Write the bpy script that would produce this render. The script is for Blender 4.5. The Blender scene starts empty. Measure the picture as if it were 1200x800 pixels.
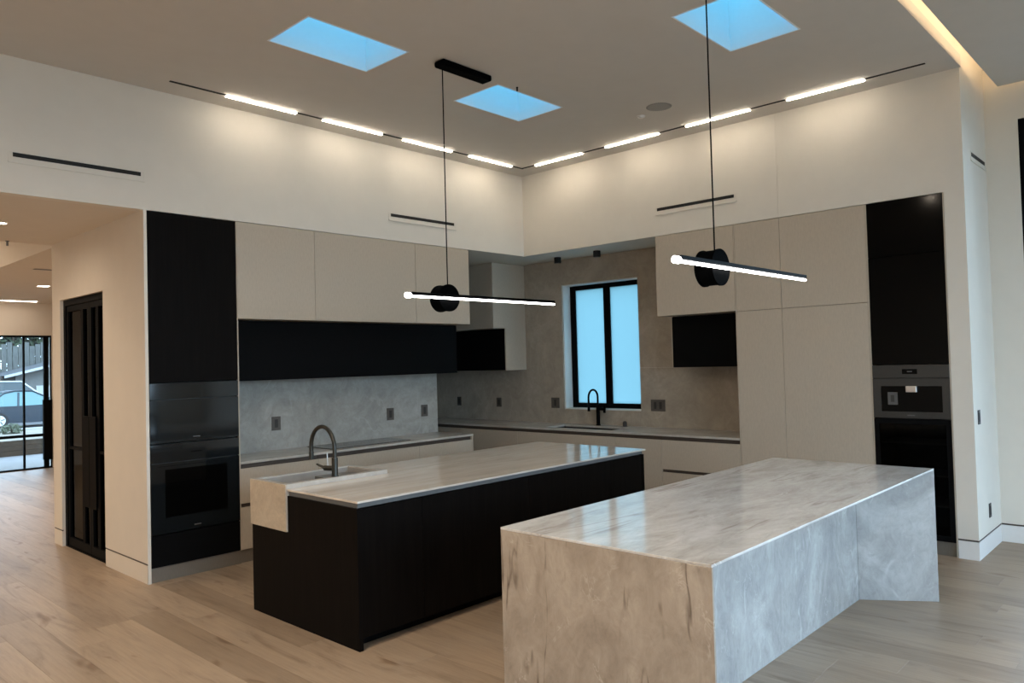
import bpy, bmesh, math, random
from mathutils import Vector, Matrix
random.seed(7)
S = bpy.context.scene
COL = S.collection

# ------------------------------------------------------------------ camera
CAM = Vector((-7.2105, -6.4921, 1.7437))
YAW, PIT, ROL, FPX = 0.7518, 0.0266, -0.0266, 890.87
fw = Vector((math.cos(PIT)*math.cos(YAW), math.cos(PIT)*math.sin(YAW), math.sin(PIT)))
r0 = Vector((math.sin(YAW), -math.cos(YAW), 0)); u0 = r0.cross(fw)
rt = math.cos(ROL)*r0 + math.sin(ROL)*u0
up = -math.sin(ROL)*r0 + math.cos(ROL)*u0
cd = bpy.data.cameras.new('camera'); co = bpy.data.objects.new('camera', cd); COL.objects.link(co)
M = Matrix.Identity(4)
for i in range(3):
    M[i][0], M[i][1], M[i][2], M[i][3] = rt[i], up[i], -fw[i], CAM[i]
co.matrix_world = M
cd.sensor_width = 36.0; cd.lens = FPX/1200*36; cd.clip_start = 0.05; cd.clip_end = 300
S.camera = co

# ------------------------------------------------------------------ world, exposure
S.view_settings.view_transform = 'Standard'; S.view_settings.look = 'None'
S.view_settings.exposure = 1.03; S.view_settings.gamma = 1.0; S.view_settings.use_curve_mapping = False
SKY = 3.7
W = bpy.data.worlds.new('sky'); S.world = W; W.use_nodes = True
nt = W.node_tree; nt.nodes.clear()
wo = nt.nodes.new('ShaderNodeOutputWorld'); bg = nt.nodes.new('ShaderNodeBackground')
tc = nt.nodes.new('ShaderNodeTexCoord'); sx = nt.nodes.new('ShaderNodeSeparateXYZ'); cr = nt.nodes.new('ShaderNodeValToRGB')
cr.color_ramp.elements[0].position = 0.0; cr.color_ramp.elements[0].color = (0.58, 0.80, 1.0, 1)
cr.color_ramp.elements[1].position = 1.0; cr.color_ramp.elements[1].color = (0.46, 0.70, 1.0, 1)
nt.links.new(tc.outputs['Generated'], sx.inputs[0]); nt.links.new(sx.outputs['Z'], cr.inputs[0])
nt.links.new(cr.outputs[0], bg.inputs['Color']); bg.inputs['Strength'].default_value = SKY
nt.links.new(bg.outputs[0], wo.inputs[0])

TRACK_E, PEND_E, COVE_E, LENS_E = 14.5, 8.0, 9.0, 8.0
WARM = (1.0, 0.84, 0.66); TRACKC = (1.0, 0.88, 0.72); COOL = (1.0, 0.96, 0.92)

def portal(loc, rot, sx_, sy_):
    l = bpy.data.lights.new('window_portal', 'AREA'); l.shape = 'RECTANGLE'; l.size = sx_; l.size_y = sy_
    l.cycles.is_portal = True
    o = bpy.data.objects.new('window_portal', l); COL.objects.link(o); o.location = loc; o.rotation_euler = rot
    return o
portal((-4.6, -11.0, 1.9), (-math.pi/2, 0, 0), 8.8, 3.6)      # glazed garden side, light enters towards +y
portal((0.95, -6.95, 1.9), (0, math.pi/2, 0), 3.7, 3.3)       # side window, light enters towards -x
portal((-3.72, 9.72, 1.2), (math.pi/2, 0, 0), 2.1, 2.5)        # glass entry, light enters towards -y

# ------------------------------------------------------------------ materials
MATS = {}
def nodes_mat(name):
    m = bpy.data.materials.new(name); m.use_nodes = True
    b = m.node_tree.nodes['Principled BSDF']
    return m, m.node_tree, b
def N(t, typ, **kw):
    n = t.nodes.new(typ)
    for k, v in kw.items(): setattr(n, k, v)
    return n
def ramp(t, fac, stops):
    r = N(t, 'ShaderNodeValToRGB')
    e = r.color_ramp.elements
    while len(e) < len(stops): e.new(0.5)
    for i, (p, c) in enumerate(stops):
        e[i].position = p; e[i].color = (*c, 1) if len(c) == 3 else c
    t.links.new(fac, r.inputs[0]); return r.outputs[0]
def mix(t, mode, fac, a, b):
    m = N(t, 'ShaderNodeMix', data_type='RGBA', blend_type=mode)
    for sock, v in ((m.inputs['Factor'], fac), (m.inputs['A'], a), (m.inputs['B'], b)):
        if hasattr(v, 'links'): t.links.new(v, sock)
        elif isinstance(v, (int, float)): sock.default_value = v
        else: sock.default_value = (*v, 1)
    return m.outputs['Result']
def noise(t, vec, scale, detail=4, rough=0.55, dist=0.0):
    n = N(t, 'ShaderNodeTexNoise'); n.inputs['Scale'].default_value = scale
    n.inputs['Detail'].default_value = detail; n.inputs['Roughness'].default_value = rough
    n.inputs['Distortion'].default_value = dist
    if vec is not None: t.links.new(vec, n.inputs['Vector'])
    return n.outputs['Fac']
def coords(t, scale=(1, 1, 1), rot=(0, 0, 0), src='Object', loc=(0, 0, 0)):
    c = N(t, 'ShaderNodeTexCoord'); mp = N(t, 'ShaderNodeMapping')
    mp.inputs['Scale'].default_value = scale; mp.inputs['Rotation'].default_value = rot
    mp.inputs['Location'].default_value = loc
    t.links.new(c.outputs[src], mp.inputs['Vector']); return mp.outputs[0]
def bump(t, b, h, strength, dist=0.01):
    n = N(t, 'ShaderNodeBump'); n.inputs['Strength'].default_value = strength; n.inputs['Distance'].default_value = dist
    t.links.new(h, n.inputs['Height']); t.links.new(n.outputs[0], b.inputs['Normal'])

def plain(name, col, rough=0.5, metal=0.0, var=0.06, scale=30, bmp=0.0, spec=0.5, stretch=(1, 1, 1)):
    m, t, b = nodes_mat(name)
    v = coords(t, stretch); f = noise(t, v, scale)
    lo = tuple(c*(1-var) for c in col); hi = tuple(min(1, c*(1+var)) for c in col)
    t.links.new(ramp(t, f, [(0.3, lo), (0.7, hi)]), b.inputs['Base Color'])
    b.inputs['Roughness'].default_value = rough; b.inputs['Metallic'].default_value = metal
    b.inputs['Specular IOR Level'].default_value = spec
    if bmp: bump(t, b, f, bmp, 0.002)
    MATS[name] = m; return m
def emit(name, col, strength):
    m, t, b = nodes_mat(name)
    b.inputs['Base Color'].default_value = (0.8, 0.8, 0.8, 1)
    b.inputs['Emission Color'].default_value = (*col, 1); b.inputs['Emission Strength'].default_value = strength
    MATS[name] = m; return m
def glass(name, tint=(1, 1, 1), refl=1.0, rough=0.0, dens=0.0):
    m = bpy.data.materials.new(name); m.use_nodes = True; t = m.node_tree; t.nodes.clear()
    o = N(t, 'ShaderNodeOutputMaterial'); tr = N(t, 'ShaderNodeBsdfTransparent'); tr.inputs[0].default_value = (*tint, 1)
    gl = N(t, 'ShaderNodeBsdfGlossy'); gl.inputs['Roughness'].default_value = rough
    fr = N(t, 'ShaderNodeFresnel'); fr.inputs[0].default_value = 1.5
    mu = N(t, 'ShaderNodeMath', operation='MULTIPLY'); mu.inputs[1].default_value = refl
    t.links.new(fr.outputs[0], mu.inputs[0])
    mx = N(t, 'ShaderNodeMixShader'); t.links.new(mu.outputs[0], mx.inputs[0])
    t.links.new(tr.outputs[0], mx.inputs[1]); t.links.new(gl.outputs[0], mx.inputs[2]); t.links.new(mx.outputs[0], o.inputs[0])
    MATS[name] = m; return m
def frosted(name, col, clear=0.0):
    m = bpy.data.materials.new(name); m.use_nodes = True; t = m.node_tree; t.nodes.clear()
    o = N(t, 'ShaderNodeOutputMaterial'); tr = N(t, 'ShaderNodeBsdfTranslucent'); tr.inputs[0].default_value = (*col, 1)
    gl = N(t, 'ShaderNodeBsdfGlossy'); gl.inputs['Roughness'].default_value = 0.08
    mx = N(t, 'ShaderNodeMixShader'); mx.inputs[0].default_value = 0.04
    tp = N(t, 'ShaderNodeBsdfTransparent'); tp.inputs[0].default_value = (*col, 1)
    m2 = N(t, 'ShaderNodeMixShader'); m2.inputs[0].default_value = clear
    t.links.new(tr.outputs[0], m2.inputs[1]); t.links.new(tp.outputs[0], m2.inputs[2])
    t.links.new(m2.outputs[0], mx.inputs[1]); t.links.new(gl.outputs[0], mx.inputs[2]); t.links.new(mx.outputs[0], o.inputs[0])
    MATS[name] = m; return m

def oak(name):
    m, t, b = nodes_mat(name)
    oi = N(t, 'ShaderNodeObjectInfo'); ge = N(t, 'ShaderNodeNewGeometry')
    ad = N(t, 'ShaderNodeMath', operation='ADD'); t.links.new(oi.outputs['Random'], ad.inputs[0]); t.links.new(ge.outputs['Random Per Island'], ad.inputs[1])
    fr = N(t, 'ShaderNodeMath', operation='FRACT'); t.links.new(ad.outputs[0], fr.inputs[0])
    off = N(t, 'ShaderNodeMath', operation='MULTIPLY'); off.inputs[1].default_value = 37.0; t.links.new(fr.outputs[0], off.inputs[0])
    cb = N(t, 'ShaderNodeCombineXYZ'); t.links.new(off.outputs[0], cb.inputs[2]); t.links.new(off.outputs[0], cb.inputs[0])
    def shifted(scale):
        v = coords(t, scale); a = N(t, 'ShaderNodeVectorMath', operation='ADD'); t.links.new(v, a.inputs[0]); t.links.new(cb.outputs[0], a.inputs[1]); return a.outputs[0]
    base = ramp(t, fr.outputs[0], [(0.0, (0.315, 0.232, 0.163)), (0.35, (0.375, 0.28, 0.20)), (0.7, (0.415, 0.313, 0.226)), (1.0, (0.36, 0.27, 0.195))])
    g1 = noise(t, shifted((3.2, 0.5, 1)), 2.0, 6, 0.65, 1.0)
    c1 = mix(t, 'MULTIPLY', 0.75, base, ramp(t, g1, [(0.30, (0.58, 0.54, 0.50)), (0.46, (0.96, 0.96, 0.95)), (0.72, (1.12, 1.11, 1.08))]))
    g2 = noise(t, shifted((34, 1.4, 1)), 2.0, 4, 0.6, 0.4)
    c2 = mix(t, 'MULTIPLY', 0.55, c1, ramp(t, g2, [(0.3, (0.80, 0.78, 0.76)), (0.6, (1.05, 1.05, 1.04))]))
    kn = noise(t, shifted((4.5, 1.3, 1)), 1.6, 2, 0.5, 0.6)
    c3 = mix(t, 'MULTIPLY', 0.9, c2, ramp(t, kn, [(0.66, (1, 1, 1)), (0.76, (0.55, 0.46, 0.38))]))
    t.links.new(c3, b.inputs['Base Color'])
    b.inputs['Roughness'].default_value = 0.42; b.inputs['Specular IOR Level'].default_value = 0.35
    bump(t, b, g2, 0.08, 0.001)
    MATS[name] = m

def stone(name, base, lo, hi, vein, veinw, rot, stretch, scale=1.0, rough=0.18, vein2=None, seed=0.0, spec=0.5, veinamt=0.7, body=(1, 1, 1), mott=0.6):
    m, t, b = nodes_mat(name)
    v0 = coords(t, body, rot, loc=(seed, seed*0.7, seed*1.3))
    v = coords(t, stretch, rot, loc=(seed*1.9, seed*0.4, seed))
    c = noise(t, v0, 1.5*scale, 8, 0.65, 1.4)
    col = ramp(t, c, [(0.30, lo), (0.5, base), (0.72, hi)])
    f = noise(t, v0, 9*scale, 8, 0.75, 1.2)
    col = mix(t, 'MULTIPLY', mott, col, ramp(t, f, [(0.30, (0.74, 0.73, 0.72)), (0.5, (0.98, 0.98, 0.98)), (0.68, (1.15, 1.15, 1.15))]))
    def veins(sc, width, d):
        n = noise(t, v, sc*scale, 3, 0.5, d)
        sb = N(t, 'ShaderNodeMath', operation='SUBTRACT'); sb.inputs[1].default_value = 0.5; t.links.new(n, sb.inputs[0])
        a = N(t, 'ShaderNodeMath', operation='ABSOLUTE'); t.links.new(sb.outputs[0], a.inputs[0])
        return ramp(t, a.outputs[0], [(0.0, (1, 1, 1)), (width, (0, 0, 0))])
    msk = ramp(t, noise(t, v0, 3.2*scale, 3, 0.5, 0), [(0.48, (0, 0, 0)), (0.60, (1, 1, 1))])
    vm = mix(t, 'MULTIPLY', 1.0, veins(1.3, veinw, 0.5), msk)
    vf = N(t, 'ShaderNodeMath', operation='MULTIPLY'); vf.inputs[1].default_value = veinamt; t.links.new(vm, vf.inputs[0])
    col = mix(t, 'MIX', vf.outputs[0], col, vein)
    if vein2:
        msk2 = ramp(t, noise(t, v0, 4.3*scale, 3, 0.5, 0.3), [(0.54, (0, 0, 0)), (0.66, (1, 1, 1))])
        n2 = noise(t, v0, 3.4*scale, 4, 0.6, 1.4)
        sb2 = N(t, 'ShaderNodeMath', operation='SUBTRACT'); sb2.inputs[1].default_value = 0.5; t.links.new(n2, sb2.inputs[0])
        a2 = N(t, 'ShaderNodeMath', operation='ABSOLUTE'); t.links.new(sb2.outputs[0], a2.inputs[0])
        vm2 = mix(t, 'MULTIPLY', 1.0, ramp(t, a2.outputs[0], [(0.0, (1, 1, 1)), (0.016, (0, 0, 0))]), msk2)
        vf2 = N(t, 'ShaderNodeMath', operation='MULTIPLY'); vf2.inputs[1].default_value = 0.6; t.links.new(vm2, vf2.inputs[0])
        col = mix(t, 'MIX', vf2.outputs[0], col, vein2)
    t.links.new(col, b.inputs['Base Color'])
    b.inputs['Roughness'].default_value = rough; b.inputs['Specular IOR Level'].default_value = spec
    MATS[name] = m

plain('wall_paint', (0.75, 0.70, 0.62), 0.85, var=0.015, scale=6)
plain('hall_paint', (0.72, 0.65, 0.56), 0.85, var=0.015, scale=6)
plain('ceiling_paint', (0.62, 0.585, 0.54), 0.9, var=0.015, scale=6)
plain('white_trim', (0.80, 0.78, 0.75), 0.5, var=0.01)
plain('tan_laminate', (0.50, 0.425, 0.335), 0.55, var=0.05, scale=90, stretch=(1, 1, 0.25), bmp=0.03)
plain('tan_carcass', (0.38, 0.33, 0.275), 0.6, var=0.03)
plain('dark_oak_veneer', (0.0048, 0.0037, 0.0032), 0.5, var=0.35, scale=40, stretch=(1, 1, 0.06), bmp=0.05, spec=0.05)
plain('black_laminate', (0.0025, 0.0025, 0.0028), 0.6, var=0.2, scale=30, spec=0.08)
plain('black_glass', (0.0015, 0.0015, 0.0015), 0.09, var=0.05, spec=0.10)
plain('oven_glass', (0.0085, 0.0105, 0.012), 0.07, var=0.05, spec=0.55)
plain('oven_window', (0.002, 0.002, 0.002), 0.06, var=0.05, spec=0.10)
plain('graphite_steel', (0.045, 0.0445, 0.042), 0.42, metal=0.35, var=0.06, scale=60)
plain('matte_black_metal', (0.003, 0.003, 0.0033), 0.5, var=0.1, spec=0.03)
plain('pendant_black', (0.0012, 0.0014, 0.0016), 0.8, var=0.1, spec=0.02)
plain('gunmetal', (0.055, 0.055, 0.05), 0.32, metal=0.8, var=0.08)
plain('brushed_plinth', (0.25, 0.225, 0.195), 0.4, metal=0.5, var=0.06, scale=20, stretch=(8, 8, 1))
plain('channel_bronze', (0.085, 0.065, 0.053), 0.5, metal=0.3, var=0.05)
plain('channel_steel', (0.13, 0.135, 0.135), 0.5, metal=0.0, var=0.05)
plain('satin_silver', (0.62, 0.60, 0.58), 0.3, metal=0.9, var=0.03)
plain('badge_grey', (0.10, 0.10, 0.10), 0.4, var=0.05)
plain('outlet_bronze', (0.10, 0.085, 0.072), 0.5, var=0.05)
plain('outlet_dark', (0.035, 0.030, 0.027), 0.5, var=0.05)
plain('cooktop_glass', (0.05, 0.046, 0.042), 0.12, var=0.05)
plain('sink_basin', (0.33, 0.31, 0.285), 0.45, var=0.08, scale=14)
plain('sink_dark', (0.022, 0.020, 0.018), 0.4, metal=0.2, var=0.08)
plain('frame_black', (0.004, 0.0042, 0.0048), 0.5, var=0.08, spec=0.04)
plain('slot_black', (0.006, 0.006, 0.006), 0.7, var=0.1)
plain('speaker_mesh', (0.34, 0.33, 0.31), 0.8, var=0.08, scale=200)
plain('shaft_white', (0.86, 0.89, 0.92), 0.7, var=0.01)
plain('patio_concrete', (0.24, 0.235, 0.23), 0.8, var=0.08, scale=3)
plain('garden_soil', (0.16, 0.135, 0.10), 0.95, var=0.2, scale=2)
plain('timber_wall', (0.085, 0.065, 0.048), 0.8, var=0.15, scale=8)
plain('asphalt', (0.08, 0.08, 0.08), 0.9, var=0.1, scale=4)
plain('kerb_concrete', (0.32, 0.31, 0.29), 0.85, var=0.06, scale=4)
plain('car_blue', (0.012, 0.022, 0.034), 0.25, metal=0.0, var=0.03)
plain('car_white', (0.50, 0.52, 0.51), 0.25, var=0.02)
plain('car_window', (0.09, 0.18, 0.19), 0.08, var=0.05)
plain('car_window_dark', (0.02, 0.035, 0.04), 0.08, var=0.05)
plain('tyre', (0.015, 0.015, 0.015), 0.8, var=0.1)
plain('alloy', (0.6, 0.62, 0.63), 0.35, metal=0.7, var=0.05)
plain('house_wall', (0.13, 0.13, 0.125), 0.85, var=0.05, scale=4)
plain('house_roof', (0.03, 0.031, 0.032), 0.85, var=0.2, scale=12)
plain('fascia_white', (0.36, 0.37, 0.36), 0.6, var=0.03)
plain('fence_grey', (0.09, 0.093, 0.086), 0.85, var=0.25, scale=5, stretch=(4, 4, 0.4))
plain('leaf_green', (0.035, 0.05, 0.025), 0.8, var=0.5, scale=3)
plain('leaf_dark', (0.02, 0.027, 0.018), 0.8, var=0.5, scale=3)
plain('leaf_grey', (0.07, 0.085, 0.05), 0.8, var=0.4, scale=6)
plain('bark', (0.07, 0.055, 0.04), 0.9, var=0.3, scale=10)
plain('roller_dark', (0.06, 0.055, 0.05), 0.6, var=0.05)
oak('oak_floor')
stone('quartzite_toplit', (0.63, 0.615, 0.59), (0.47, 0.445, 0.41), (0.76, 0.755, 0.745), (0.30, 0.245, 0.21), 0.022, (0, 0, 0.30), (0.35, 2.6, 1), 1.1, 0.10, vein2=(0.80, 0.79, 0.78), seed=2.0, body=(0.55, 1.5, 1), veinamt=0.6)  # island quartzite, bright light from above put into its colour
stone('island_top_stone', (0.66, 0.60, 0.53), (0.57, 0.51, 0.44), (0.76, 0.715, 0.655), (0.50, 0.43, 0.36), 0.02, (0, 0, 0.10), (0.3, 2.6, 1), 1.1, 0.10, seed=6.0, body=(0.35, 1.8, 1), veinamt=0.4, mott=0.3)
stone('quartzite_warmlit', (0.385, 0.325, 0.265), (0.295, 0.245, 0.20), (0.49, 0.425, 0.355), (0.10, 0.075, 0.058), 0.022, (0.22, 0, 0), (1, 3.4, 0.5), 1.3, 0.25, vein2=(0.60, 0.53, 0.46), seed=5.3, body=(1, 1.2, 0.8), veinamt=0.85)  # same quartzite, browned and darkened as under warm room light
stone('quartzite_daylit', (0.40, 0.395, 0.385), (0.30, 0.30, 0.30), (0.52, 0.52, 0.51), (0.58, 0.58, 0.57), 0.016, (0, 0.35, 0), (1.6, 1, 0.7), 1.4, 0.25, vein2=(0.60, 0.60, 0.59), seed=9.1, body=(1.3, 1, 0.8))  # same quartzite, cool daylight tone put into its colour
stone('taupe_stone', (0.42, 0.36, 0.29), (0.35, 0.30, 0.24), (0.50, 0.435, 0.36), (0.55, 0.49, 0.41), 0.012, (0, 0.3, 0.3), (1.0, 1.0, 0.7), 1.0, 0.5, seed=1.2, spec=0.25, veinamt=0.35, mott=0.5)
stone('taupe_stone_daylit', (0.36, 0.345, 0.31), (0.29, 0.275, 0.25), (0.44, 0.425, 0.39), (0.52, 0.50, 0.47), 0.012, (0, 0.3, 0), (1.0, 1.0, 0.7), 1.3, 0.5, seed=3.4, spec=0.25, veinamt=0.35, mott=0.6)  # copy of the taupe stone with cool daylight painted into it
stone('beige_stone', (0.50, 0.42, 0.32), (0.43, 0.35, 0.265), (0.57, 0.49, 0.385), (0.42, 0.33, 0.24), 0.014, (0.2, 0, 0), (1, 2, 0.6), 2.5, 0.4, seed=4.1, veinamt=0.3)
stone('worktop_stone', (0.50, 0.465, 0.42), (0.43, 0.40, 0.36), (0.57, 0.54, 0.50), (0.38, 0.34, 0.30), 0.01, (0, 0, 0.3), (0.6, 1.4, 1), 1.6, 0.2, seed=7.7, veinamt=0.3, mott=0.4)
emit('track_led', TRACKC, TRACK_E)
emit('pendant_led', COOL, PEND_E)
emit('cove_led', (1.0, 0.78, 0.52), COVE_E)
emit('lens_led', (1.0, 0.88, 0.72), LENS_E)
plain('spot_lens', (0.05, 0.05, 0.05), 0.4)
emit('linear_led', (1.0, 0.86, 0.72), 14.0)
glass('clear_glass', (0.97, 0.98, 0.98))
glass('tinted_glass', (0.12, 0.11, 0.10), 0.45, 0.05)
glass('cooler_glass', (0.30, 0.30, 0.30), 0.2)
glass('skylight_glass', (0.23, 0.50, 0.55), 0.3)
frosted('frosted_glass', (0.35, 0.47, 0.49), 0.0)

# ------------------------------------------------------------------ builders
OFF = {}
def box(bm, x0, x1, y0, y1, z0, z1, b=0.0):
    if x0 > x1: x0, x1 = x1, x0
    if y0 > y1: y0, y1 = y1, y0
    if z0 > z1: z0, z1 = z1, z0
    vs = [bm.verts.new((x, y, z)) for z in (z0, z1) for y in (y0, y1) for x in (x0, x1)]
    fs = [(0, 2, 3, 1), (4, 5, 7, 6), (0, 1, 5, 4), (2, 6, 7, 3), (0, 4, 6, 2), (1, 3, 7, 5)]
    F = [bm.faces.new([vs[i] for i in f]) for f in fs]
    if b:
        ed = {e for f in F for e in f.edges}
        bmesh.ops.bevel(bm, geom=list(ed), offset=b, segments=1, affect='EDGES')
def prism(bm, pts, z0, z1, ax='z'):
    """extrude a polygon along an axis; pts are the two other coordinates in order"""
    def v(p, h):
        return {'z': (p[0], p[1], h), 'y': (p[0], h, p[1]), 'x': (h, p[0], p[1])}[ax]
    a = [bm.verts.new(v(p, z0)) for p in pts]; c = [bm.verts.new(v(p, z1)) for p in pts]
    n = len(pts)
    bm.faces.new(a); bm.faces.new(c[::-1])
    for i in range(n): bm.faces.new((a[i], c[i], c[(i+1) % n], a[(i+1) % n]))
def cyl(bm, c, ax, rad, h0, h1, seg=24, r2=None):
    a = []; d = []
    r2 = rad if r2 is None else r2
    for i in range(seg):
        t = 2*math.pi*i/seg
        for R, h, L in ((rad, h0, a), (r2, h1, d)):
            p, q = R*math.cos(t), R*math.sin(t)
            L.append(bm.verts.new({'z': (c[0]+p, c[1]+q, h), 'y': (c[0]+p, h, c[2]+q), 'x': (h, c[1]+p, c[2]+q)}[ax]))
    bm.faces.new(a); bm.faces.new(d[::-1])
    for i in range(seg): bm.faces.new((a[i], d[i], d[(i+1) % seg], a[(i+1) % seg]))
def tube(bm, pts, rad, seg=12):
    pts = [Vector(p) for p in pts]; rings = []
    n = None
    for i, p in enumerate(pts):
        d = (pts[min(i+1, len(pts)-1)] - pts[max(i-1, 0)]).normalized()
        if n is None:
            n = d.orthogonal().normalized()
        n = (n - d*n.dot(d)).normalized(); bn = d.cross(n)
        R = rad[i] if isinstance(rad, (list, tuple)) else rad
        rings.append([bm.verts.new(p + R*(math.cos(2*math.pi*k/seg)*n + math.sin(2*math.pi*k/seg)*bn)) for k in range(seg)])
    for a, c in zip(rings, rings[1:]):
        for k in range(seg): bm.faces.new((a[k], a[(k+1) % seg], c[(k+1) % seg], c[k]))
    bm.faces.new(rings[0][::-1]); bm.faces.new(rings[-1])
def loft(bm, rings):
    R = [[bm.verts.new(p) for p in r] for r in rings]
    n = len(R[0])
    for a, c in zip(R, R[1:]):
        for k in range(n): bm.faces.new((a[k], a[(k+1) % n], c[(k+1) % n], c[k]))
    bm.faces.new(R[0][::-1]); bm.faces.new(R[-1])
def mesh(name, build, mat, parent=None, smooth=False):
    bm = bmesh.new(); build(bm)
    bmesh.ops.recalc_face_normals(bm, faces=bm.faces[:])
    off = OFF.get(parent.name, Vector()) if parent else Vector()
    if off.length: bmesh.ops.translate(bm, verts=bm.verts[:], vec=-off)
    me = bpy.data.meshes.new(name); bm.to_mesh(me); bm.free()
    me.materials.append(MATS[mat])
    if smooth:
        for p in me.polygons: p.use_smooth = True
        if hasattr(me, 'set_sharp_from_angle'): me.set_sharp_from_angle(angle=math.radians(40))
    o = bpy.data.objects.new(name, me); COL.objects.link(o)
    if parent: o.parent = parent; OFF[o.name] = off
    else: OFF[o.name] = Vector()
    return o
def boxes(*bs, b=0.0):
    def f(bm):
        for q in bs: box(bm, *q, b=b)
    return f
def tag(o, label, cat, group=None, kind=None):
    o['label'] = label; o['category'] = cat
    if group: o['group'] = group
    if kind: o['kind'] = kind
    return o
def thing(name, label, cat, loc, group=None, kind=None):
    o = bpy.data.objects.new(name, None); COL.objects.link(o); o.location = loc; o.empty_display_size = 0.1
    OFF[o.name] = Vector(loc)
    return tag(o, label, cat, group, kind)
def struct(name, build, mat, label, cat, parent=None):
    o = mesh(name, build, mat, parent)
    if parent is None: tag(o, label, cat, kind='structure')
    return o

# ------------------------------------------------------------------ dimensions (metres; origin under the inner corner of the two fascias)
HC, HF = 4.11, 3.0855
XW, X1, X2, X3, X4, XE = -4.70, -4.672, -3.884, -3.078, -1.800, -0.983
Y1, Y2, Y3, Y4, Y5, YE = -1.952, -2.878, -3.363, -4.165, -4.803, -4.962
ZT, ZU, ZC, ZB, ZJ = 0.120, 2.198, 0.907, 1.629, 2.194
YA, XB, XD, YD = 0.62, 0.691, 0.283, 0.243
XR = 0.867
GAP = 0.0015

# ================================================================== ROOM SHELL
fl = struct('floor', boxes((-11.2, 1.0, -11.2, 9.66, -0.06, -0.014)), 'tan_carcass', 'pale oak plank floor of the whole room', 'floor')
def screen(p):
    v = Vector(p) - CAM; d = v.dot(fw)
    if d < 0.3: return None
    return 600 + FPX*v.dot(rt)/d, 400 - FPX*v.dot(up)/d, d
covered = [(-4.45, -1.31, -2.56, -1.30), (-4.45, -1.31, -4.6, -3.83), (-4.7, -0.98, 0.0, 2.4), (0.0, 1.0, -4.96, 2.4), (-4.7, 1, 0, 2.4)]
PW, PL = 0.235, 2.1
plank_me = None
cand = []
rowi = 0
x = -11.0
while x < 0.86:
    y = -11.0 - random.random()*PL
    while y < 9.6:
        L = PL
        y0, y1 = max(y, -11.0), min(y+L, 9.62)
        if y1 - y0 > 0.05: cand.append((x, min(x+PW, 0.866), y0, y1))
        y += L
    x += PW
scored = []
for c in cand:
    best = None
    for fx in (0.1, 0.5, 0.9):
        for fy in (0.05, 0.25, 0.5, 0.75, 0.95):
            px = c[0]+(c[1]-c[0])*fx; py = c[2]+(c[3]-c[2])*fy
            if any(a < px < b2 and cc < py < dd for a, b2, cc, dd in covered): continue
            s = screen((px, py, 0))
            if s and -10 < s[0] < 1210 and -10 < s[1] < 810:
                # hidden behind the stone island's or the dark island's bulk, or the kitchen walls
                if best is None or s[2] < best: best = s[2]
    scored.append((best, c))
vis = sorted([s for s in scored if s[0] is not None], key=lambda s: s[0])[:285]
sel = set(s[1] for s in vis)
full = {}
for c in sel:
    w_, l_ = round(c[1]-c[0], 4), round(c[3]-c[2], 3)
    key = (w_, l_)
    if key not in full:
        o = mesh('plank', lambda bm: box(bm, 0.0003, w_-0.0003, 0.0003, l_-0.0003, -0.0135, 0.0, b=0.0005), 'oak_floor')
        full[key] = o.data
        o.parent = fl; o.location = (c[0], c[2], 0)
    else:
        o = bpy.data.objects.new('plank', full[key]); COL.objects.link(o); o.parent = fl; o.location = (c[0], c[2], 0)
def rest(bm):
    for s, c in scored:
        if c not in sel: box(bm, c[0]+0.0006, c[1]-0.0006, c[2]+0.0006, c[3]-0.0006, -0.0135, 0.0)
o = mesh('plank', rest, 'oak_floor', fl); o['kind'] = 'stuff'

# walls
struct('wall_left', boxes((-11.2, 0.1, 0.0, 0.1, HF, HC+0.1)), 'wall_paint', 'upper white wall above the dark oven tower and left hand cabinets', 'wall')
struct('wall_right', boxes((0.0, 0.1, YE, -3.3635, HF, HC+0.02), (0.0, 0.1, -3.3605, -0.0005, HF, HC+0.02), (0.004, 0.1, -3.364, -3.36, HF, HC+0.02),
                           (0.0, 0.1, YE, -4.94, HC+0.02, 4.40)), 'wall_paint', 'upper white wall above the tall tan cabinets', 'wall')
struct('wall_end', boxes((0.0, XR, YE, Y5-0.004, 0.165, HF), (0.01, XR, YE+0.01, Y5-0.004, 0.0, 0.165), (0.1, XR, YE, YE+0.12, HF, 4.40)), 'wall_paint', 'narrow white wall end right of the black appliance column', 'wall')
def rw(bm):
    x0, x1 = 0.712, 1.0
    for q in ((x0, x1, -0.034, 2.85, 0, HF), (x0, x1, Y5, -1.244, 0, HF), (x0, x1, -1.244, -0.034, 0, 1.096), (x0, x1, -1.244, -0.034, 2.749, HF)): box(bm, *q)
struct('wall_window', rw, 'wall_paint', 'wall carrying the sink window behind the stone cladding', 'wall')
struct('wall_pantry_back', boxes((-1.9, 0.712, 2.75, 2.85, 0, HF-0.001)), 'taupe_stone', 'taupe end wall deep in the pantry corner', 'wall')
struct('wall_pantry', boxes((-4.56, -2.0, 2.30, 2.40, 0, 3.06), (-2.0, -1.9, 2.30, 2.85, 0, 3.06), (-4.56, XE, YA+0.021, 0.95-0.06, 0, HF)), 'wall_paint', 'pantry wall behind the left hand cabinet run', 'wall')
def lw(bm):
    box(bm, XW, X1-0.002, 0.0, 0.66, 0.165, HF)
    box(bm, XW+0.012, X1-0.002, 0.008, 0.66, 0.0, 0.165)
    box(bm, XW, -4.56, 0.66, 0.95, 0.165, HF); box(bm, XW+0.012, -4.56, 0.66, 0.95, 0.0, 0.165)
    box(bm, XW, -4.56, 2.15, 2.40, 0.165, HF); box(bm, XW+0.012, -4.56, 2.15, 2.40, 0.0, 0.165)
    box(bm, XW, -4.56, 0.95, 2.15, 2.49, HF)
struct('wall_hall', lw, 'hall_paint', 'cream hall wall around the black framed glass doors', 'wall')
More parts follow.
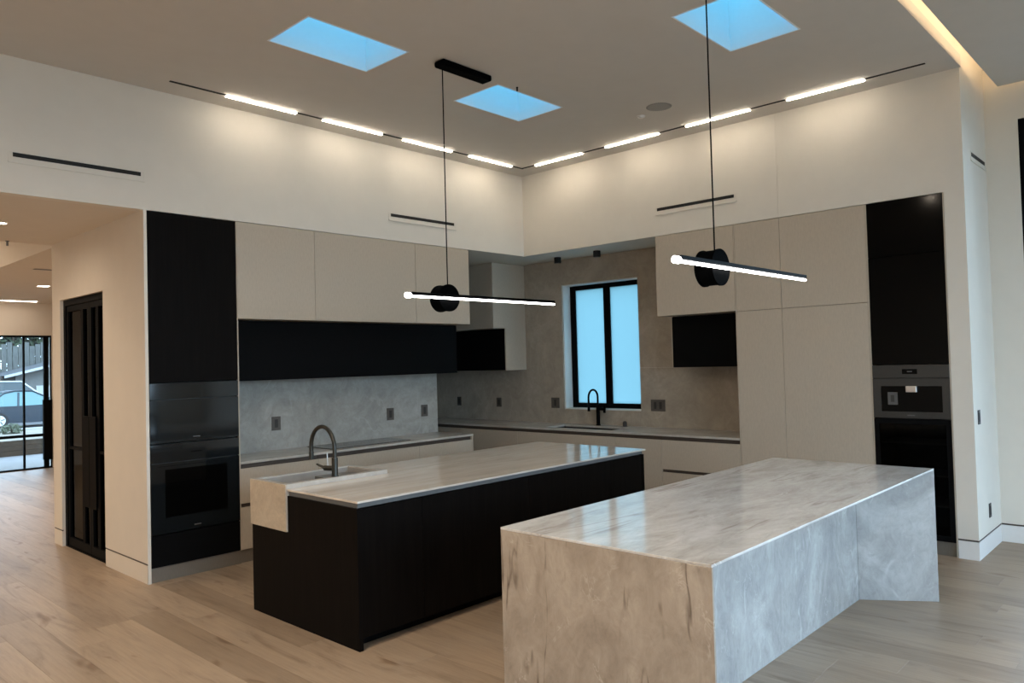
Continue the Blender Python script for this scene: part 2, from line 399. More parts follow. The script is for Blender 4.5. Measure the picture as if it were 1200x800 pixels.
struct('baseboard_hall', boxes((XW, XW+0.011, 0.001, 0.95, 0.0, 0.150), (XW, XW+0.011, 2.15, 2.40, 0.0, 0.150), (XW, X1-0.002, -0.001, 0.007, 0.0, 0.150)), 'hall_paint', 'flush baseboard with shadow line along the cream hall wall', 'baseboard')
struct('baseboard_end', boxes((0.0, 0.009, YE+0.0095, Y5-0.006, 0.0, 0.150), (0.0, XR, YE, YE+0.009, 0.0, 0.150)), 'white_trim', 'white baseboard around the wall end beside the appliance column', 'baseboard')
def fw_(bm):
    x0, x1 = XR, XR+0.14
    box(bm, x0, x1, -5.22, YE+0.2, 0.165, 4.40); box(bm, x0+0.012, x1, -5.22, YE+0.2, 0.0, 0.165)
    box(bm, x0, x1, -8.7, -5.22, 3.80, 4.40); box(bm, x0, x1, -8.7, -5.22, 0.0, 0.12)
    box(bm, x0, x1, -11.2, -8.7, 0, 4.40)
struct('wall_side', fw_, 'wall_paint', 'white side wall with the tall window at the right edge', 'wall')
struct('baseboard_side', boxes((XR, XR+0.011, -5.22, YE-0.001, 0.0, 0.150)), 'white_trim', 'white baseboard below the side wall at right edge', 'baseboard')
struct('wall_back', boxes((-11.2, -11.0, -11.2, 9.7, 0, 4.4)), 'hall_paint', 'plain wall behind the viewpoint', 'wall')
def gw(bm):
    box(bm, -11.0, -9.0, -11.2, -11.0, 0, 4.4); box(bm, -0.2, XR, -11.2, -11.0, 0, 4.4)
    box(bm, -9.0, -0.2, -11.2, -11.0, 3.7, 4.4); box(bm, -9.0, -0.2, -11.2, -11.0, 0, 0.1)
struct('wall_garden', gw, 'wall_paint', 'glazed garden wall behind the viewpoint', 'wall')
struct('wall_entry', boxes((-11.0, -4.75, 9.55, 9.7, 0, 3.95), (-2.70, 1.0, 9.55, 9.7, 0, 3.06), (-4.75, -2.70, 9.55, 9.7, 2.465, 3.06), (-4.75, -4.7, 9.55, 9.7, 3.06, 3.95)), 'hall_paint', 'cream wall and header around the glass entry door', 'wall')
struct('wall_living', boxes((0.712, 1.0, 2.851, 9.55, 0, 3.06)), 'hall_paint', 'far living room side wall', 'wall')

struct('lit_edge_skin', boxes((XW-0.0005, X1-0.0025, -0.003, -0.0015, 0.0, HF-0.001)), 'wall_paint', 'white skin painting the track lit edge between hall wall and oven tower', 'trim')  # whiter colour stands in for track light on the pier front
struct('shade_strip_hall', boxes((XW+0.004, XW+0.0115, 0.009, 0.949, 0.1505, 0.1645), (XW+0.004, XW+0.0115, 2.151, 2.40, 0.1505, 0.1645)), 'channel_bronze', 'dark strip painting the groove shadow above the hall baseboard', 'trim')  # dark colour stands in for the shade inside the recess
struct('shade_strip_right', boxes((0.004, 0.0095, YE+0.004, Y5-0.006, 0.1505, 0.1645), (0.004, XR, YE+0.004, YE+0.0095, 0.1505, 0.1645), (XR+0.004, XR+0.0115, -5.22, YE-0.001, 0.1505, 0.1645)), 'channel_bronze', 'dark strip painting the groove shadow above the white baseboards at right', 'trim')  # strip darkened where the recess itself would only be shaded

# ceilings
SK = [(-4.412, -3.538, -2.075, -1.530), (-2.566, -1.692, -2.065, -1.502), (-2.597, -1.729, -4.330, -3.774)]
def kc(bm):
    z0, z1 = HC, HC+0.10
    xs0, xs1 = -11.2, 0.0
    bands = sorted({-4.975, 0.0} | {s[2] for s in SK} | {s[3] for s in SK})
    for ya, yb in zip(bands, bands[1:]):
        ym = (ya+yb)/2; xc = xs0
        for s in sorted(s for s in SK if s[2] < ym < s[3]):
            box(bm, xc, s[0], ya, yb, z0, z1); xc = s[1]
        box(bm, xc, xs1, ya, yb, z0, z1)
struct('ceiling', kc, 'ceiling_paint', 'flat kitchen ceiling holding three skylights', 'ceiling')
struct('ceiling_right', boxes((-11.0, 0.80, -11.0, -5.09, HC, HC+0.03)), 'ceiling_paint', 'dropped ceiling right of the glowing cove slot', 'ceiling')
struct('ceiling_cove', boxes((-11.2, 1.0, -11.2, -4.94, 4.40, 4.48), (-11.2, -0.001, -4.975, -4.955, HC+0.1, 4.40), (-11.2, 0.45, -5.46, -5.42, HC+0.031, 4.40), (0.42, 0.46, -11.0, -5.46, HC+0.031, 4.40)), 'wall_paint', 'cream lit recess of the cove slot above the ceilings', 'ceiling')
struct('ceiling_soffit', boxes((-11.2, XW, 0.1, 2.40, HF, 3.9)), 'hall_paint', 'low soffit over the hall opening at left', 'ceiling')
struct('ceiling_niche', boxes((XW, -2.0, 0.1, 2.36, HF, 3.2), (-2.0, 0.0, 0.1, 2.85, HF, 3.2), (0.1, 1.0, -4.83, 2.85, HF, 3.2), (0.0, 0.1, 0.1, 2.85, HF, 3.2)), 'wall_paint', 'white niche ceiling over the window counter', 'ceiling')
struct('ceiling_living', boxes((XW, 1.0, 2.851, 9.6, 3.06, 3.9), (XW, -2.0, 2.40, 2.851, 3.06, 3.9)), 'hall_paint', 'lower cream living room ceiling with linear lights', 'ceiling')
struct('ceiling_hall', boxes((-11.2, XW, 2.40, 9.7, 3.90, 4.0)), 'hall_paint', 'raised ceiling of the hall at left', 'ceiling')

# skylights
sk_lab = ['leftmost blue lit skylight in the kitchen ceiling', 'middle blue lit skylight above the left pendant lamp', 'blue lit skylight at the top edge above right pendant']
for i, (a, b, c, d) in enumerate(SK):
    w = thing('window_%d' % (i+2), sk_lab[i], 'skylight', ((a+b)/2, (c+d)/2, HC), kind='structure')
    H = HC+0.46; t_ = 0.05
    def shaft(bm):
        for q in ((a-t_, a-0.0005, c-t_, d+t_), (b+0.0005, b+t_, c-t_, d+t_), (a, b, c-t_, c-0.0005), (a, b, d+0.0005, d+t_)): box(bm, *q, HC+0.101, H)
    mesh('shaft', shaft, 'shaft_white', w)
    e = 0.012
    def liner(bm):
        for q in ((a, a+e, c, d), (b-e, b, c, d), (a+e, b-e, c, c+e), (a+e, b-e, d-e, d)): box(bm, *q, HC-0.002, HC+0.1005)
    mesh('frame', liner, 'shaft_white', w)
    mesh('glass', boxes((a-t_, b+t_, c-t_, d+t_, H+0.001, H+0.015)), 'skylight_glass', w)

# sink window
w = thing('window_1', 'black framed two pane frosted window above the counter sink', 'window', (0.87, -0.64, 1.096), kind='structure')
wa, wb, wz0, wz1 = -0.034, -1.244, 1.096, 2.749
fx0, fx1 = 0.861, 0.92
mesh('frame', boxes((fx0, fx1, wa-0.05, wa, wz0, wz1), (fx0, fx1, wb, wb+0.05, wz0, wz1), (fx0, fx1, wb+0.05, wa-0.05, wz0, wz0+0.045), (fx0, fx1, wb+0.05, wa-0.05, wz1-0.045, wz1)), 'frame_black', w)
for ya, yb, nm in ((wa-0.05, -0.655, 'sash'), (-0.657, wb+0.05, 'sash')):
    s_ = 0.042 if ya > -0.3 else 0.035
    sa = mesh('sash', boxes((fx0+0.006, fx1-0.01, ya-s_, ya, wz0+0.045, wz1-0.045), (fx0+0.006, fx1-0.01, yb, yb+s_+0.02, wz0+0.045, wz1-0.045),
                            (fx0+0.006, fx1-0.01, yb+s_+0.02, ya-s_, wz0+0.045, wz0+0.075), (fx0+0.006, fx1-0.01, yb+s_+0.02, ya-s_, wz1-0.07, wz1-0.045)), 'frame_black', w)
    mesh('pane', boxes((fx0+0.025, fx0+0.033, yb+s_+0.02, ya-s_, wz0+0.075, wz1-0.07)), 'frosted_glass', sa)
mesh('reveal', boxes((0.7125, fx0-0.001, wa-0.012, wa, wz0, wz1), (0.7125, fx0-0.001, wb, wb+0.012, wz0, wz1), (0.7125, fx0-0.001, wb+0.012, wa-0.012, wz0, wz0+0.012), (0.7125, fx0-0.001, wb+0.012, wa-0.012, wz1-0.012, wz1)), 'white_trim', w)

# side window at the right edge
w = thing('window_5', 'tall black framed window at the right edge of view', 'window', (XR+0.06, -6.96, 0.12), kind='structure')
mesh('frame', boxes((XR+0.005, XR+0.09, -5.29, -5.22, 0.12, 3.80), (XR+0.005, XR+0.09, -8.7, -8.63, 0.12, 3.80), (XR+0.005, XR+0.09, -8.63, -5.29, 0.12, 0.19), (XR+0.005, XR+0.09, -8.63, -5.29, 3.73, 3.80),
                  (XR+0.005, XR+0.09, -6.99, -6.93, 0.19, 3.73)), 'frame_black', w)
mesh('pane', boxes((XR+0.04, XR+0.048, -6.93, -5.29, 0.19, 3.73)), 'clear_glass', w)
mesh('pane', boxes((XR+0.04, XR+0.048, -8.63, -6.99, 0.19, 3.73)), 'clear_glass', w)
# glazed garden side behind the viewpoint
w = thing('window_6', 'wide black framed glazing behind the viewpoint', 'window', (-4.6, -11.1, 0.1), kind='structure')
fr = []
for k in range(6):
    xx = -9.0 + k*(8.8-0.08)/5
    fr.append((xx, xx+0.08, -11.14, -11.06, 0.1, 3.7))
fr += [(-8.92, -0.28, -11.14, -11.06, 0.1, 0.16), (-8.92, -0.28, -11.14, -11.06, 3.64, 3.7)]
mesh('frame', boxes(*fr), 'frame_black', w)

# glass entry door
w = thing('door_2', 'black framed glass entry door looking out to parked cars', 'door', (-3.72, 9.58, 0), kind='structure')
gy0, gy1 = 9.555, 9.605
vb = [(-4.75, -4.69), (-3.165, -3.135), (-2.83, -2.75)]
mesh('frame', boxes(*[(a, b, gy0, gy1, 0.03, 2.44) for a, b in vb], (-4.75, -2.70, gy0, gy1, 2.43, 2.464), (-4.75, -2.70, gy0, gy1, 0.0, 0.03), (-2.72, -2.701, gy0, gy1, 0.03, 2.43)), 'frame_black', w)
mesh('rail', boxes(*[(a, b, gy0-0.004, gy1, 0.595, 0.645) for (_, a), (b, _) in zip(vb, vb[1:])], (-2.75, -2.72, gy0-0.004, gy1, 0.595, 0.645)), 'frame_black', w)
for (_, a), (b, _) in zip(vb, vb[1:]):
    mesh('pane', boxes((a, b, gy0+0.02, gy0+0.028, 0.03, 2.43)), 'clear_glass', w)
mesh('pane', boxes((-2.75, -2.72, gy0+0.02, gy0+0.028, 0.03, 2.43)), 'clear_glass', w)
mesh('pull_handle', boxes((-2.86, -2.715, gy0-0.07, gy0-0.005, 0.16, 1.27)), 'matte_black_metal', w)

# hall wine-room doors in the cream wall
w = thing('door_1', 'pair of tall black framed dark glass doors in the cream wall', 'door', (XW+0.05, 1.55, 0), kind='structure')
da, db, dz = 0.952, 2.148, 2.488
dx0, dx1 = XW+0.03, XW+0.10
mesh('frame', boxes((dx0, dx1, da, da+0.035, 0, dz), (dx0, dx1, db-0.06, db, 0, dz), (dx0, dx1, da+0.035, db-0.06, dz-0.06, dz), (dx0, dx1, da+0.035, db-0.06, 0.0, 0.012)), 'frame_black', w)
mid = 1.43
for (ya, yb, st) in ((da+0.038, mid-0.003, 'a'), (mid+0.003, db-0.063, 'b')):
    lf = mesh('leaf', boxes((dx0+0.01, dx1-0.01, ya, ya+0.045, 0.015, dz-0.063), (dx0+0.01, dx1-0.01, yb-0.045, yb, 0.015, dz-0.063), (dx0+0.01, dx1-0.01, ya+0.045, yb-0.045, 0.015, 0.10), (dx0+0.01, dx1-0.01, ya+0.045, yb-0.045, dz-0.12, dz-0.063),
                            (dx0+0.012, dx1-0.012, ya+0.045, yb-0.045, 0.985, 1.01)), 'frame_black', w)
    mesh('glass_pane', boxes((dx0+0.03, dx0+0.038, ya+0.045, yb-0.045, 0.10, dz-0.12)), 'tinted_glass', lf)
    hb = (mid-0.235, mid-0.175) if st == 'a' else (mid+0.18, mid+0.245)
    mesh('pull_bar', boxes((dx0+0.012, dx0+0.029, hb[0], hb[1], 0.10, dz-0.12)), 'matte_black_metal', lf)
    hp = (mid-0.175, mid-0.005) if st == 'a' else (mid+0.005, mid+0.175)
    mesh('pull_handle', boxes((dx0-0.004, dx0+0.0095, hp[0], hp[1], 0.46, 1.33)), 'matte_black_metal', lf)

# ================================================================== LEFT CABINET RUN (front plane y = 0)
def front(name, parent, x0, x1, z0, z1, mat, y=0.0, t=0.02):
    return mesh(name, boxes((x0+GAP, x1-GAP, y, y+t, z0+GAP, z1-GAP), b=0.001), mat, parent)
def frontB(name, parent, y0, y1, z0, z1, mat, x=0.0, t=0.02):
    a, b = min(y0, y1), max(y0, y1)
    return mesh(name, boxes((x, x+t, a+GAP, b-GAP, z0+GAP, z1-GAP), b=0.001), mat, parent)

tw = thing('oven_tower', 'tall black oven tower at the left end beside the cream wall', 'cabinet', ((X1+X2)/2, 0.3, 0))
mesh('carcass', boxes((X1+0.002, X1+0.02, 0.022, 0.61, ZT, HF-0.002), (X2-0.02, X2-0.0115, 0.022, 0.61, ZT, HF-0.002), (X1+0.02, X2-0.02, 0.59, 0.61, ZT, HF-0.002),
                      (X1+0.02, X2-0.02, 0.022, 0.59, ZT, 0.375), (X1+0.02, X2-0.02, 0.022, 0.59, 1.646, HF-0.002)), 'black_laminate', tw)
front('upper_door', tw, X1+0.002, X2-0.011, 1.646, HF-0.003, 'dark_oak_veneer')
front('lower_drawer', tw, X1+0.002, X2-0.011, ZT, 0.382, 'black_laminate')
mesh('side_panel', boxes((X2-0.0105, X2-0.0005, -0.002, 0.61, ZT, HF-0.003)), 'tan_laminate', tw)['label'] = 'tan edge panel'
mesh('plinth', boxes((X1+0.002, X2-0.001, 0.012, 0.6, 0.001, ZT-0.002)), 'brushed_plinth', tw)
def oven(label, name, z0, z1, panel, split, win):
    o = thing(name, label, 'oven', ((X1+X2)/2, 0.3, z0), 'built in ovens in the left tower')
    xa, xb = X1+0.022, X2-0.022
    mesh('body', boxes((xa, xb, 0.03, 0.55, z0+0.002, z1-0.002)), 'graphite_steel', o)
    xa, xb = X1+0.004, X2-0.013
    cp = mesh('control_panel', boxes((xa, xb, -0.002, 0.022, z1-panel, z1-0.003), b=0.001), 'oven_glass', o)
    d = mesh('door', boxes((xa, xb, -0.004, 0.022, z0+split, z1-panel-0.006), b=0.001), 'oven_glass', o)
    if win:
        mesh('window', boxes((xa+win[0], xb-win[0], -0.006, -0.0045, z0+win[1], z1-win[2])), 'oven_window', d)
    xm = (xa+xb)/2
    mesh('badge', boxes((xm-0.03, xm+0.03, -0.0065, -0.0045, z0+split+0.032, z0+split+0.040)), 'badge_grey', d)
    return o, d, cp
o, d, cp = oven('upper black glass oven in the dark tower', 'built_in_oven', 1.135, 1.643, 0.138, 0.005, None)
o, d, cp = oven('lower black oven with a wide window in the dark tower', 'built_in_oven', 0.385, 1.132, 0.155, 0.005, (0.115, 0.135, 0.215))
mesh('handle_bar', boxes((X1+0.06, X2-0.07, -0.0055, -0.0045, 0.945, 0.948)), 'oven_window', d)
mesh('badge', boxes((-4.33, -4.24, -0.0035, -0.0022, 1.045, 1.055)), 'oven_window', cp)

def wall_cab(x0, x1, label):
    c = thing('wall_cabinet', label, 'cabinet', ((x0+x1)/2, 0.3, ZU), 'tan wall cabinets of the left run')
    mesh('carcass', boxes((x0+0.002, x1-0.002, 0.022, YA-0.002, ZU+0.004, HF-0.003)), 'tan_carcass', c)
    front('door', c, x0, x1, ZU, HF-0.004, 'tan_laminate')
    return c
wall_cab(X2, X3, 'tan wall cabinet directly beside the dark oven tower')
wall_cab(X3, X4, 'wide tan wall cabinet in the middle of the left run')
c = wall_cab(X4, XE, 'tan wall cabinet at the corner end behind left pendant')
h = thing('range_hood', 'long black hood box under the tan left wall cabinets', 'hood', ((X2+XE)/2, 0.4, ZB))
mesh('body', boxes((X2+0.002, XE-0.012, YD+0.02, YA-0.002, ZB+0.012, ZU-0.002)), 'black_laminate', h)
mesh('front_panel', boxes((X2+0.002, XE-0.012, YD, YD+0.019, ZB, ZU-0.002), b=0.001), 'black_laminate', h)
mesh('side_panel', boxes((XE-0.011, XE-0.001, YD, YA-0.002, ZB, ZU-0.002)), 'black_laminate', h)
mesh('filter', boxes((-2.9, -1.9, 0.30, 0.56, ZB+0.004, ZB+0.011)), 'graphite_steel', h)

def base_cab(x0, x1, label, zs):
    c = thing('base_cabinet', label, 'cabinet', ((x0+x1)/2, 0.3, 0), 'tan base cabinets of the left run')
    mesh('carcass', boxes((x0+0.001, x1-0.001, 0.03, 0.60, ZT, 0.883)), 'tan_carcass', c)
    mesh('channel', boxes((x0, x1-0.004, 0.022, 0.0295, 0.835, 0.882), (x0, x1-0.004, 0.022, 0.0295, 0.495, 0.535)), 'channel_bronze', c)
    front('top_drawer', c, x0, x1, 0.53, 0.845, 'tan_laminate'); front('bottom_drawer', c, x0, x1, ZT, 0.498, 'tan_laminate')
    mesh('plinth', boxes((x0, x1, 0.03, 0.58, 0.001, ZT-0.002)), 'brushed_plinth', c)
    return c
base_cab(X2, X3, 'tan drawer unit beside the oven tower, behind the stone sink', 0)
base_cab(X3, X4, 'tan drawer unit below the black cooktop', 0)
base_cab(X4, XE-0.02, 'tan end drawer unit of the left run near the corner', 0)
mesh_end = mesh('end_panel', boxes((XE-0.0195, XE, 0.0, 0.60, 0.001, 0.883)), 'tan_laminate'); tag(mesh_end, 'tan end panel closing the left counter run at the corner', 'panel')
wt = mesh('worktop', boxes((X2, XE+0.004, -0.004, YA-0.001, 0.885, ZC), b=0.002), 'worktop_stone'); tag(wt, 'pale stone counter of the left run under the black hood', 'worktop')
ck = thing('cooktop', 'black glass cooktop set in the left stone counter', 'cooktop', (-2.34, 0.3, ZC))
mesh('glass_plate', boxes((-2.86, -1.83, 0.11, 0.55, ZC+0.0005, ZC+0.007), b=0.002), 'cooktop_glass', ck)
for cx, cy, rr in ((-2.62, 0.22, 0.09), (-2.62, 0.43, 0.10), (-2.34, 0.33, 0.13), (-2.05, 0.22, 0.10), (-2.05, 0.43, 0.09)):
    def ring(bm, cx=cx, cy=cy, rr=rr):
        n = 28; A = []
        for R in (rr, rr-0.004):
            A.append([bm.verts.new((cx+R*math.cos(2*math.pi*k/n), cy+R*math.sin(2*math.pi*k/n), ZC+0.0075)) for k in range(n)])
        for k in range(n): bm.faces.new((A[0][k], A[0][(k+1) % n], A[1][(k+1) % n], A[1][k]))
    mesh('cooking_zone', ring, 'badge_grey', ck)
bs = mesh('backsplash', boxes((X2+0.001, XE, YA, YA+0.02, ZC-0.02, ZU)), 'taupe_stone_daylit'); tag(bs, 'taupe stone slab backsplash, greyed by painted daylight, behind the left counter', 'backsplash')

def outlet(pos, ax, w_, h_, label, group, mat='outlet_bronze', kind='outlet', style='duplex'):
    o = thing('outlet' if kind == 'outlet' else 'light_switch', label, kind, pos, group)
    x, y, z = pos
    def plate(bm):
        if ax == 'y': box(bm, x-w_/2, x+w_/2, y-0.007, y-0.0005, z-h_/2, z+h_/2, b=0.001)
        else: box(bm, x-0.007, x-0.0005, y-w_/2, y+w_/2, z-h_/2, z+h_/2, b=0.001)
    mesh('cover_plate', plate, mat, o)
    n = 2 if w_ > 0.16 else 1
    for k in range(n):
        c0 = (k-(n-1)/2)*0.075
        def ins(bm):
            if ax == 'y': box(bm, x+c0-0.018, x+c0+0.018, y-0.009, y-0.0072, z-h_*0.3, z+h_*0.3)
            else: box(bm, x-0.009, x-0.0072, y+c0-0.018, y+c0+0.018, z-h_*0.3, z+h_*0.3)
        mesh('insert', ins, 'outlet_dark' if mat != 'outlet_dark' else 'slot_black', o)
    return o
gA = 'bronze outlets on the grey backsplash'
outlet((-3.175, YA, 1.177), 'y', 0.10, 0.14, 'bronze outlet on grey backsplash nearest the oven tower', gA)
outlet((-1.713, YA, 1.173), 'y', 0.10, 0.14, 'bronze outlet on grey backsplash right of the cooktop', gA)
outlet((-1.195, YA, 1.181), 'y', 0.10, 0.14, 'bronze outlet at the right end of the grey backsplash', gA)
gB = 'bronze outlets on the taupe stone wall'
outlet((XB, 2.02, 1.168), 'x', 0.085, 0.13, 'narrow dark outlet in the corner of the taupe stone wall', gB, 'outlet_dark')
outlet((XB, 1.18, 1.165), 'x', 0.095, 0.13, 'bronze outlet under the corner wall cabinet', gB)
outlet((XB, 0.12, 1.175), 'x', 0.14, 0.14, 'square bronze outlet just left of the sink window', gB)
outlet((XB, -1.49, 1.17), 'x', 0.20, 0.14, 'wide double outlet right of the sink window', gB)

# ================================================================== RIGHT RUN (front plane x = 0)
def wall_cabB(ya, yb, x0, label):
    c = thing('wall_cabinet', label, 'cabinet', (0.35, (ya+yb)/2, ZU), 'tan wall cabinets of the window run')
    a, b = min(ya, yb), max(ya, yb)
    mesh('carcass', boxes((x0+0.022, XB-0.002, a+0.002, b-0.002, ZU+0.003, HF-0.003)), 'tan_carcass', c)
    frontB('door', c, a, b, ZU, HF-0.004, 'tan_laminate', x=x0)
    return c
YQ = 0.63
cc = wall_cabB(YQ+0.0205, 1.5, 0.05, 'tan wall cabinet in the dark inner corner')
mesh('end_panel', lambda bm: prism(bm, [(0.05, HF-0.004), (0.05, ZU), (XD, ZU), (XD, ZB), (XB-0.002, ZB), (XB-0.002, HF-0.004)], YQ, YQ+0.02, 'y'), 'tan_laminate', cc)
wall_cabB(1.5, 2.74, 0.05, 'hidden tan wall cabinet deep in the pantry corner')
def black_box(ya, yb, label, left_panel):
    a, b = min(ya, yb), max(ya, yb)
    h = thing('open_shelf_box', label, 'cabinet', (0.48, (a+b)/2, ZB), 'black boxes under the wall cabinets of the window run')
    mesh('body', boxes((XD+0.021, XB-0.002, a+0.012, b-0.012, ZB+0.002, ZU-0.001)), 'black_laminate', h)
    mesh('door', boxes((XD, XD+0.02, a+0.011, b-0.011, ZB+0.004, ZU-0.001)), 'black_laminate', h)
    if left_panel: mesh('side_panel', boxes((XD, XB-0.002, b-0.0105, b, ZB, ZU-0.001)), 'tan_laminate', h)['label'] = 'tan side panel'
black_box(YQ+0.0205-0.011, 2.74, 'black box under the corner wall cabinet, beside the hood', False)
wall_cabB(Y1, Y2+0.001, 0.0, 'tan wall cabinet right of the window, behind the right pendant')
black_box(Y1, Y2+0.001, 'black box between the sink window and tall tan cabinets', True)

def base_cabB(ya, yb, label, drawers):
    a, b = min(ya, yb), max(ya, yb)
    c = thing('base_cabinet', label, 'cabinet', (0.3, (a+b)/2, 0), 'tan base cabinets of the window run')
    mesh('carcass', boxes((0.03, 0.68, a+0.001, b-0.001, ZT, 0.60), (0.03, 0.05, a+0.001, b-0.001, 0.60, 0.883), (0.65, 0.68, a+0.001, b-0.001, 0.60, 0.883)), 'tan_carcass', c)
    mesh('channel', boxes((0.022, 0.0295, a, b, 0.835, 0.882), *([(0.022, 0.0295, a, b, 0.49, 0.535)] if drawers else [])), 'channel_bronze', c)
    if drawers:
        frontB('top_drawer', c, a, b, 0.525, 0.845, 'tan_laminate'); frontB('bottom_drawer', c, a, b, ZT, 0.495, 'tan_laminate')
    else:
        frontB('door', c, a, b, ZT, 0.845, 'tan_laminate')
    mesh('plinth', boxes((0.03, 0.66, a, b, 0.001, ZT-0.002)), 'brushed_plinth', c)
base_cabB(2.74, 1.25, 'tan base cabinet deep in the corner behind the left counter', False)
base_cabB(1.25, 0.20, 'tan base cabinet past the end of the left counter', False)
base_cabB(0.20, -1.34, 'wide tan base cabinet under the counter sink', False)
base_cabB(-1.34, Y1, 'narrow tan base cabinet right of the counter sink', False)
base_cabB(Y1, Y2+0.001, 'tan drawer unit under the black box, beside tall cabinets', True)
SY0, SY1, SX0, SX1 = -0.18, -1.20, 0.13, 0.50
wtB = mesh('worktop', boxes((-0.004, SX0, Y2+0.002, 2.74, 0.885, ZC), (SX1, XB-0.001, Y2+0.002, 2.74, 0.885, ZC), (SX0, SX1, SY0, 2.74, 0.885, ZC), (SX0, SX1, Y2+0.002, SY1, 0.885, ZC)), 'worktop_stone')
tag(wtB, 'long stone counter below the sink window', 'worktop')
sk = thing('sink', 'dark undermount sink in the counter below the window', 'sink', ((SX0+SX1)/2, (SY0+SY1)/2, 0.66))
mesh('basin', boxes((SX0-0.004, SX1+0.004, SY1-0.004, SY0+0.004, 0.655, 0.665), (SX0-0.012, SX0, SY1-0.004, SY0+0.004, 0.665, 0.8835), (SX1, SX1+0.012, SY1-0.004, SY0+0.004, 0.665, 0.8835), (SX0, SX1, SY0, SY0+0.012, 0.665, 0.8835), (SX0, SX1, SY1-0.012, SY1, 0.665, 0.8835)), 'sink_dark', sk)
mesh('drain', lambda bm: cyl(bm, (0.32, -0.7, 0), 'z', 0.045, 0.6655, 0.669), 'gunmetal', sk)
def arc(cx, cz, r, a0, a1, n): return [(cx + r*math.cos(math.radians(a0+(a1-a0)*i/n)), cz + r*math.sin(math.radians(a0+(a1-a0)*i/n))) for i in range(n+1)]
# counter faucet
FX, FY = 0.60, -0.655
f = thing('faucet', 'slim black gooseneck faucet in front of the sink window', 'faucet', (FX, FY, ZC))
mesh('base', lambda bm: (cyl(bm, (FX, FY, 0), 'z', 0.030, ZC+0.0005, ZC+0.012), cyl(bm, (FX, FY, 0), 'z', 0.024, ZC+0.012, ZC+0.26)), 'matte_black_metal', f, True)
pts = [(FX, FY, ZC+0.25), (FX, FY, ZC+0.35)] + [(p[0], FY, p[1]) for p in arc(FX-0.095, ZC+0.36, 0.095, 0, 180, 16)] + [(FX-0.19, FY, ZC+0.27)]
mesh('spout', lambda bm: tube(bm, pts, 0.013), 'matte_black_metal', f, True)
mesh('spray_head', lambda bm: tube(bm, [(FX-0.19, FY, ZC+0.28), (FX-0.19, FY, ZC+0.19)], 0.017), 'matte_black_metal', f, True)
mesh('handle', lambda bm: (cyl(bm, (FX, FY, ZC+0.21), 'y', 0.02, FY-0.11, FY-0.02), box(bm, FX-0.012, FX+0.012, FY-0.11, FY-0.09, ZC+0.16, ZC+0.27)), 'matte_black_metal', f)
a_ = thing('air_switch', 'small dark push switch on the counter right of the sink', 'switch', (0.60, -1.06, ZC))
mesh('body', lambda bm: cyl(bm, (0.60, -1.06, 0), 'z', 0.026, ZC+0.0005, ZC+0.055), 'outlet_dark', a_, True)
mesh('button', lambda bm: cyl(bm, (0.60, -1.06, 0), 'z', 0.018, ZC+0.0555, ZC+0.065), 'slot_black', a_, True)

# stone cladding on the window wall, in slabs
cl = thing('stone_cladding', 'taupe stone slabs covering the window wall', 'backsplash', (0.70, -0.3, ZC), kind='structure')
for q in ((wa+0.0015, 2.74, ZC+0.001, HF-0.002), (Y2+0.003, wb-0.0015, ZC+0.001, 1.6265), (Y2+0.003, wb-0.0015, 1.629, HF-0.002), (wb, wa, 2.7505, HF-0.002), (wb, wa, ZC+0.001, 1.0945)):
    mesh('stone_slab', boxes((XB, XB+0.02, *q)), 'taupe_stone', cl)

# tall cabinets
def tall(ya, yb, label):
    a, b = min(ya, yb), max(ya, yb)
    c = thing('tall_cabinet', label, 'cabinet', (0.33, (a+b)/2, 0), 'tall tan cabinets of the window run')
    mesh('carcass', boxes((0.022, XB-0.003, a+0.001, b-0.001, ZT, HF-0.003)), 'tan_carcass', c)
    frontB('upper_door', c, a, b, ZJ, HF-0.004, 'tan_laminate'); frontB('lower_door', c, a, b, ZT, ZJ-0.002, 'tan_laminate')
    mesh('plinth', boxes((0.03, 0.66, a, b, 0.001, ZT-0.002)), 'brushed_plinth', c)
tall(Y2-0.012, Y3, 'narrow tall tan cabinet beside the black box')
tall(Y3, Y4, 'wide tall tan cabinet beside the black appliance column')
fp = mesh('filler_panel', boxes((0.0, XB-0.003, Y2-0.0115, Y2, 0.001, HF-0.004)), 'tan_laminate'); tag(fp, 'thin tan upright panel between black box and tall cabinets', 'panel')

# black appliance column
ac = thing('appliance_cabinet', 'tall black appliance column at the right wall end', 'cabinet', (0.33, (Y4+Y5)/2, 0))
ca, cb_ = Y5-0.002, Y4-0.001
mesh('carcass', boxes((0.022, XB-0.003, ca, ca+0.014, ZT, HF-0.003), (0.022, XB-0.003, cb_-0.014, cb_, ZT, HF-0.003), (0.6, XB-0.003, ca+0.014, cb_-0.014, ZT, HF-0.003), (0.022, 0.6, ca+0.014, cb_-0.014, 1.640, HF-0.003)), 'black_laminate', ac)
mesh('side_panel', boxes((-0.001, 0.021, Y4-0.012, Y4-0.0015, ZT, HF-0.003)), 'tan_laminate', ac)['label'] = 'tan edge strip'
mesh('side_panel', boxes((-0.001, 0.021, Y5-0.0015, Y5+0.007, 0.001, HF-0.003)), 'tan_laminate', ac)['label'] = 'tan edge strip'
frontB('upper_door', ac, Y5+0.0075, Y4-0.0125, 2.590, HF-0.003, 'black_glass'); frontB('lower_door', ac, Y5+0.0075, Y4-0.0125, 1.628, 2.588, 'black_glass')
mesh('plinth', boxes((0.03, 0.6, Y5, Y4, 0.001, ZT-0.002)), 'brushed_plinth', ac)
ya, yb = Y5+0.009, Y4-0.014
ym = (ya+yb)/2
wd = thing('warming_drawer', 'slim graphite warming drawer above the coffee machine', 'drawer', (0.25, ym, 1.508))
